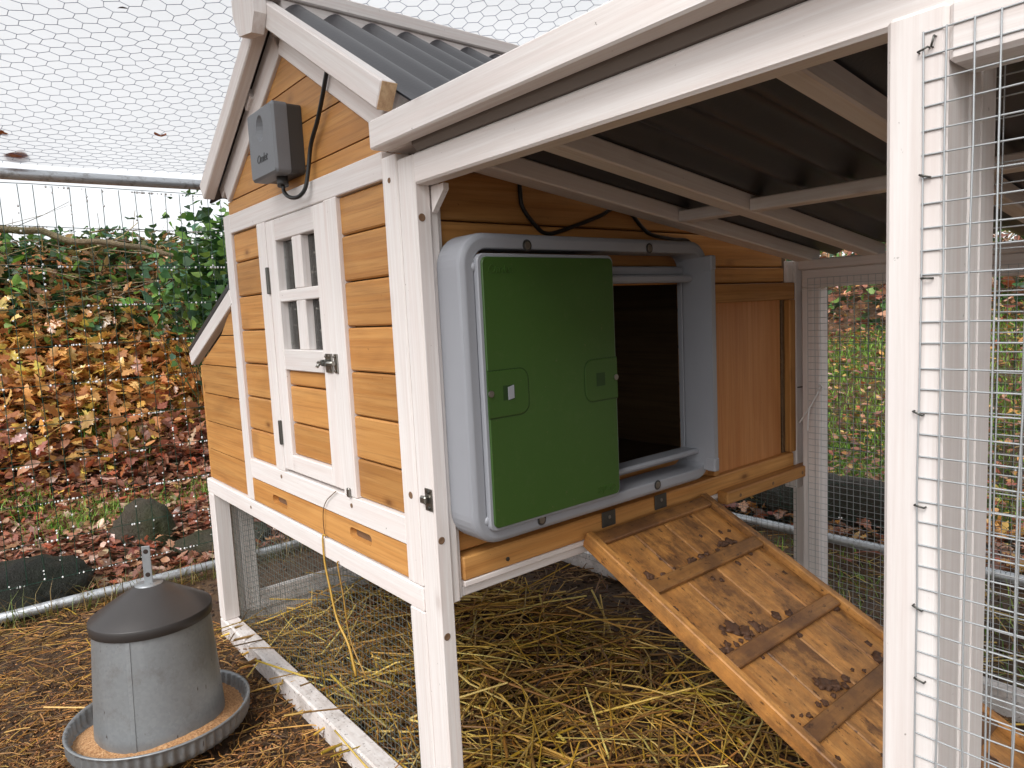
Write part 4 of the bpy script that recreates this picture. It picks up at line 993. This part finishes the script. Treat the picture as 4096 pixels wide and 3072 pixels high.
# thin twigs and dead stalks on the bank
P0, P1, R, Cs = [], [], [], []
for _ in range(420):
    x0, y0 = random.uniform(-3.7, -2.5), random.uniform(-1.2, 2.0)
    p = np.array([x0, y0, float(height(x0, y0)) + .01]); d = np.array([random.gauss(.3, .5), random.gauss(0, .8), random.uniform(.1, 1.1)]); d /= np.linalg.norm(d)
    L = random.uniform(.08, .30); r = random.uniform(.0008, .0026); col = pal([(150, 128, 92), (120, 98, 66), (92, 74, 54), (170, 140, 84)], 1)
    for s in range(3):
        q = p + d * L / 3; P0.append(p); P1.append(q); R.append(r * (1 - s * .22)); Cs.append(col[0]); p = q; d = d + np.array([random.gauss(0, .15), random.gauss(0, .15), -.22]); d /= np.linalg.norm(d)
for _ in range(160):
    x0, y0 = random.uniform(-1.8, .8), random.uniform(4.0, 5.2)
    p = np.array([x0, y0, float(height(x0, y0)) + .01]); d = np.array([random.gauss(0, .8), random.gauss(0, .4), random.uniform(.1, .9)]); d /= np.linalg.norm(d)
    L = random.uniform(.2, .6); q = p + d * L; P0.append(p); P1.append(q); R.append(random.uniform(.002, .005)); Cs.append(pal([(120, 98, 70), (90, 72, 54), (150, 130, 96)], 1)[0])
for _ in range(150):
    x0, y0 = random.uniform(-3.5, -2.95), random.uniform(-1.0, 1.2); p = np.array([x0, y0, float(height(x0, y0)) + random.uniform(.01, .15)]); d = np.array([random.gauss(0, .3), random.choice((-1, 1)), random.gauss(.02, .25)]); d /= np.linalg.norm(d)
    L = random.uniform(.15, .55); r = random.uniform(.0015, .0045); col = pal([(150, 136, 110), (120, 104, 80), (96, 84, 66), (170, 154, 120)], 1)
    for k_ in range(4):
        q = p + d * L / 4; P0.append(p); P1.append(q); R.append(r * (1 - k_ * .2)); Cs.append(col[0]); p = q; d = d + np.array([random.gauss(0, .16), random.gauss(0, .16), random.gauss(0, .16)]); d /= np.linalg.norm(d)
for _ in range(46):
    p = np.array([random.gauss(-2.42, .10), random.gauss(.56, .08), .42]); d = np.array([random.gauss(0, .25), random.gauss(-.05, .25), 1.0]); d /= np.linalg.norm(d); L = random.uniform(.4, .75); r = random.uniform(.0015, .003)
    for k_ in range(5):
        q = p + d * L / 5; P0.append(p); P1.append(q); R.append(r * (1 - k_ * .16)); Cs.append(pal([(96, 80, 56), (120, 100, 70), (80, 84, 50)], 1)[0]); p = q; d = d + np.array([random.gauss(0, .14), random.gauss(0, .14), 0]); d /= np.linalg.norm(d)
V, F = prisms(P0, P1, R, 4)
link('dead_stalks', npmesh('dead_stalks', V, F, np.repeat(np.array(Cs), 8, 0)), MAT['twig'], label='thin dead stalks and twigs sticking out of the bank', cat='twigs', kind='stuff')

# ------------------------------------------------------------------ single things around
def stone(loc, s, seed, label, mat='stone'):
    bm = bmesh.new(); bmesh.ops.create_icosphere(bm, subdivisions=4, radius=1); r = random.Random(seed); o = [r.uniform(0, 6) for _ in range(6)]
    for v in bm.verts:
        c = v.co; f = 1 + .16 * math.sin(2.3 * c.x + o[0]) * math.sin(2.1 * c.y + o[1]) + .10 * math.sin(4.7 * c.z + o[2] + 2 * c.x) + .04 * math.sin(11 * c.x + o[3]) * math.sin(9 * c.y + o[4]) + .03 * math.sin(23 * c.z + o[5] + 17 * c.y) + .025 * math.sin(31 * c.x + 2 * math.sin(19 * c.y)) + r.gauss(0, .012)
        v.co = Vector((c.x * s[0], c.y * s[1], c.z * s[2])) * f
    me = bpy.data.meshes.new('stone'); bm.to_mesh(me); bm.free()
    for p in me.polygons: p.use_smooth = True
    link('stone', me, MAT[mat], None, Matrix.Translation(loc), label=label, cat='stone')
stone((-1.80, .03, .055), (.12, .095, .105), 3, 'pointed mossy grey stone outside the wire behind the feeder')
stone((-1.55, -.36, .03), (.11, .15, .095), 8, 'low black stone against the base pipe left of the feeder', 'darkstone')
stone((-1.62, .20, .01), (.09, .16, .05), 5, 'flat brown stone half sunk behind the base pipe by the coop leg')
def log(name, p0, p1, r, label, seed, mat, cat_='log', r1=None):
    pts = [Vector(p0).lerp(Vector(p1), t) + Vector((random.gauss(0, .014), random.gauss(0, .014), random.gauss(0, .012))) for t in np.linspace(0, 1, 9)]
    me = tube(spline(pts, 3), r, 18, r1); rr = random.Random(seed)
    for v in me.vertices: v.co += Vector((rr.gauss(0, r * .07), rr.gauss(0, r * .07), rr.gauss(0, r * .07)))
    link(name, me, MAT[mat], None, label=label, cat=cat_)
log('log', (-.75, 1.66, .075), (.05, 1.70, .045), .080, 'dark wet log lying behind the rear wire fence', 2, 'bark')
log('fallen_branch', (-3.20, -.22, 1.190), (-3.16, .62, 1.075), .017, 'pale fallen branch lying along the top of the bank', 4, 'branchbark', 'branch', .011)
def single_leaf(p, size, kind, col, tilt, label, group=None):
    global rng
    V, F, C = leaves(np.zeros((1, 3)), np.array([size]), kind, tilt, np.array([srgb(*col)[:3]]), .45)
    link('fallen_leaf', npmesh('fallen_leaf', V, F, C), MAT['leafdry'], None, Matrix.Translation(p), label=label, cat='leaf', group=group)
def rz(x): return 1.142 + RS * (x + 1.40)
single_leaf((-.0987, 1.408, .035), .085, 'oval', (196, 112, 86), .5, 'large pink-brown leaf propped beside the rear base pipe')
single_leaf((-.125, 1.335, .022), .075, 'oval', (150, 74, 54), .35, 'dull red leaf on the soil in front of the rear base pipe')
single_leaf((-1.142, .017, rz(-1.142) + .006), .040, 'lobed', (168, 92, 36), .15, 'lone orange-brown leaf caught between netting and tarpaulin')
single_leaf((-1.242, -.288, rz(-1.242) + .006), .036, 'lobed', (160, 90, 40), .15, 'small tan leaf on the netting above the feeder')
single_leaf((-1.395, -.254, 1.149), .085, 'oval', (150, 92, 68), .1, 'wide brown leaf resting on the netting over the top pipe')
single_leaf((-.587, -.162, rz(-.587) + .006), .016, 'oval', (70, 60, 56), .1, 'tiny dark leaf on the netting high above the feeder')
single_leaf((.12, .10, .045), .085, 'lobed', (150, 72, 44), .3, 'rusty red leaf lying in the straw by the corner post')
# straws hooked over the drawer and the rail
def strand(pts, r, col, label, r1=None):
    me = tube(spline(pts, 5), r, 6, r1); a = me.color_attributes.new('tint', 'FLOAT_COLOR', 'POINT')
    for d_ in a.data: d_.color = srgb(*col)
    link('straw_strand', me, MAT['straw'], None, label=label, cat='straw')
strand([(-.2704, -.003, .4576), (-.306, -.0035, .4369), (-.3234, -.0030, .4165), (-.328, -.0025, .3909), (-.3229, -.003, .372)], .0007, (104, 78, 50), 'thin brown stalk curving over the white rail and the drawer')
strand([(-.322, -.003, .376), (-.330, -.0045, .3727), (-.329, -.005, .3316), (-.3167, -.005, .2934), (-.2983, -.005, .2455), (-.2625, -.005, .2142), (-.2446, -.005, .1709)], .0013, (190, 150, 66), 'long bent straw hanging from under the drawer, ending in an ear', .0022)
strand([(-.279, -.0045, .345), (-.2804, -.005, .3369), (-.2681, -.005, .2884), (-.2556, -.005, .2261), (-.2098, -.005, .1822)], .0012, (160, 122, 56), 'straight straw hanging beside the bent one below the sill')
strand([(-.33, -.01, .045), (-.20, -.012, .0385), (-.10, -.006, .040), (.02, .01, .05)], .0016, (206, 176, 92), 'yellow straw lying across the coop bottom rail')
# white cable tie on the rear post
ct = tube(spline([(.0505, .8665, .5440), (.0445, .8635, .5270), (.0324, .860, .5029), (.0215, .857, .484), (.0123, .857, .4698)]), .0018, 6)
tieo = empty('cable_tie', (.03, .865, .50), None, 'frayed white nylon tie knotted round the rear run post', 'cable tie')
link('tail', ct, MAT['tie'], tieo)
link('tail', tube(spline([(.0324, .860, .5029), (.0300, .858, .485), (.0290, .857, .4545)]), .0016, 6), MAT['tie'], tieo)
link('knot', tube(spline([(.0470, .8650, .548), (.0555, .8640, .543), (.0540, .8630, .5365), (.0450, .8640, .538)]), .0022, 6), MAT['tie'], tieo)
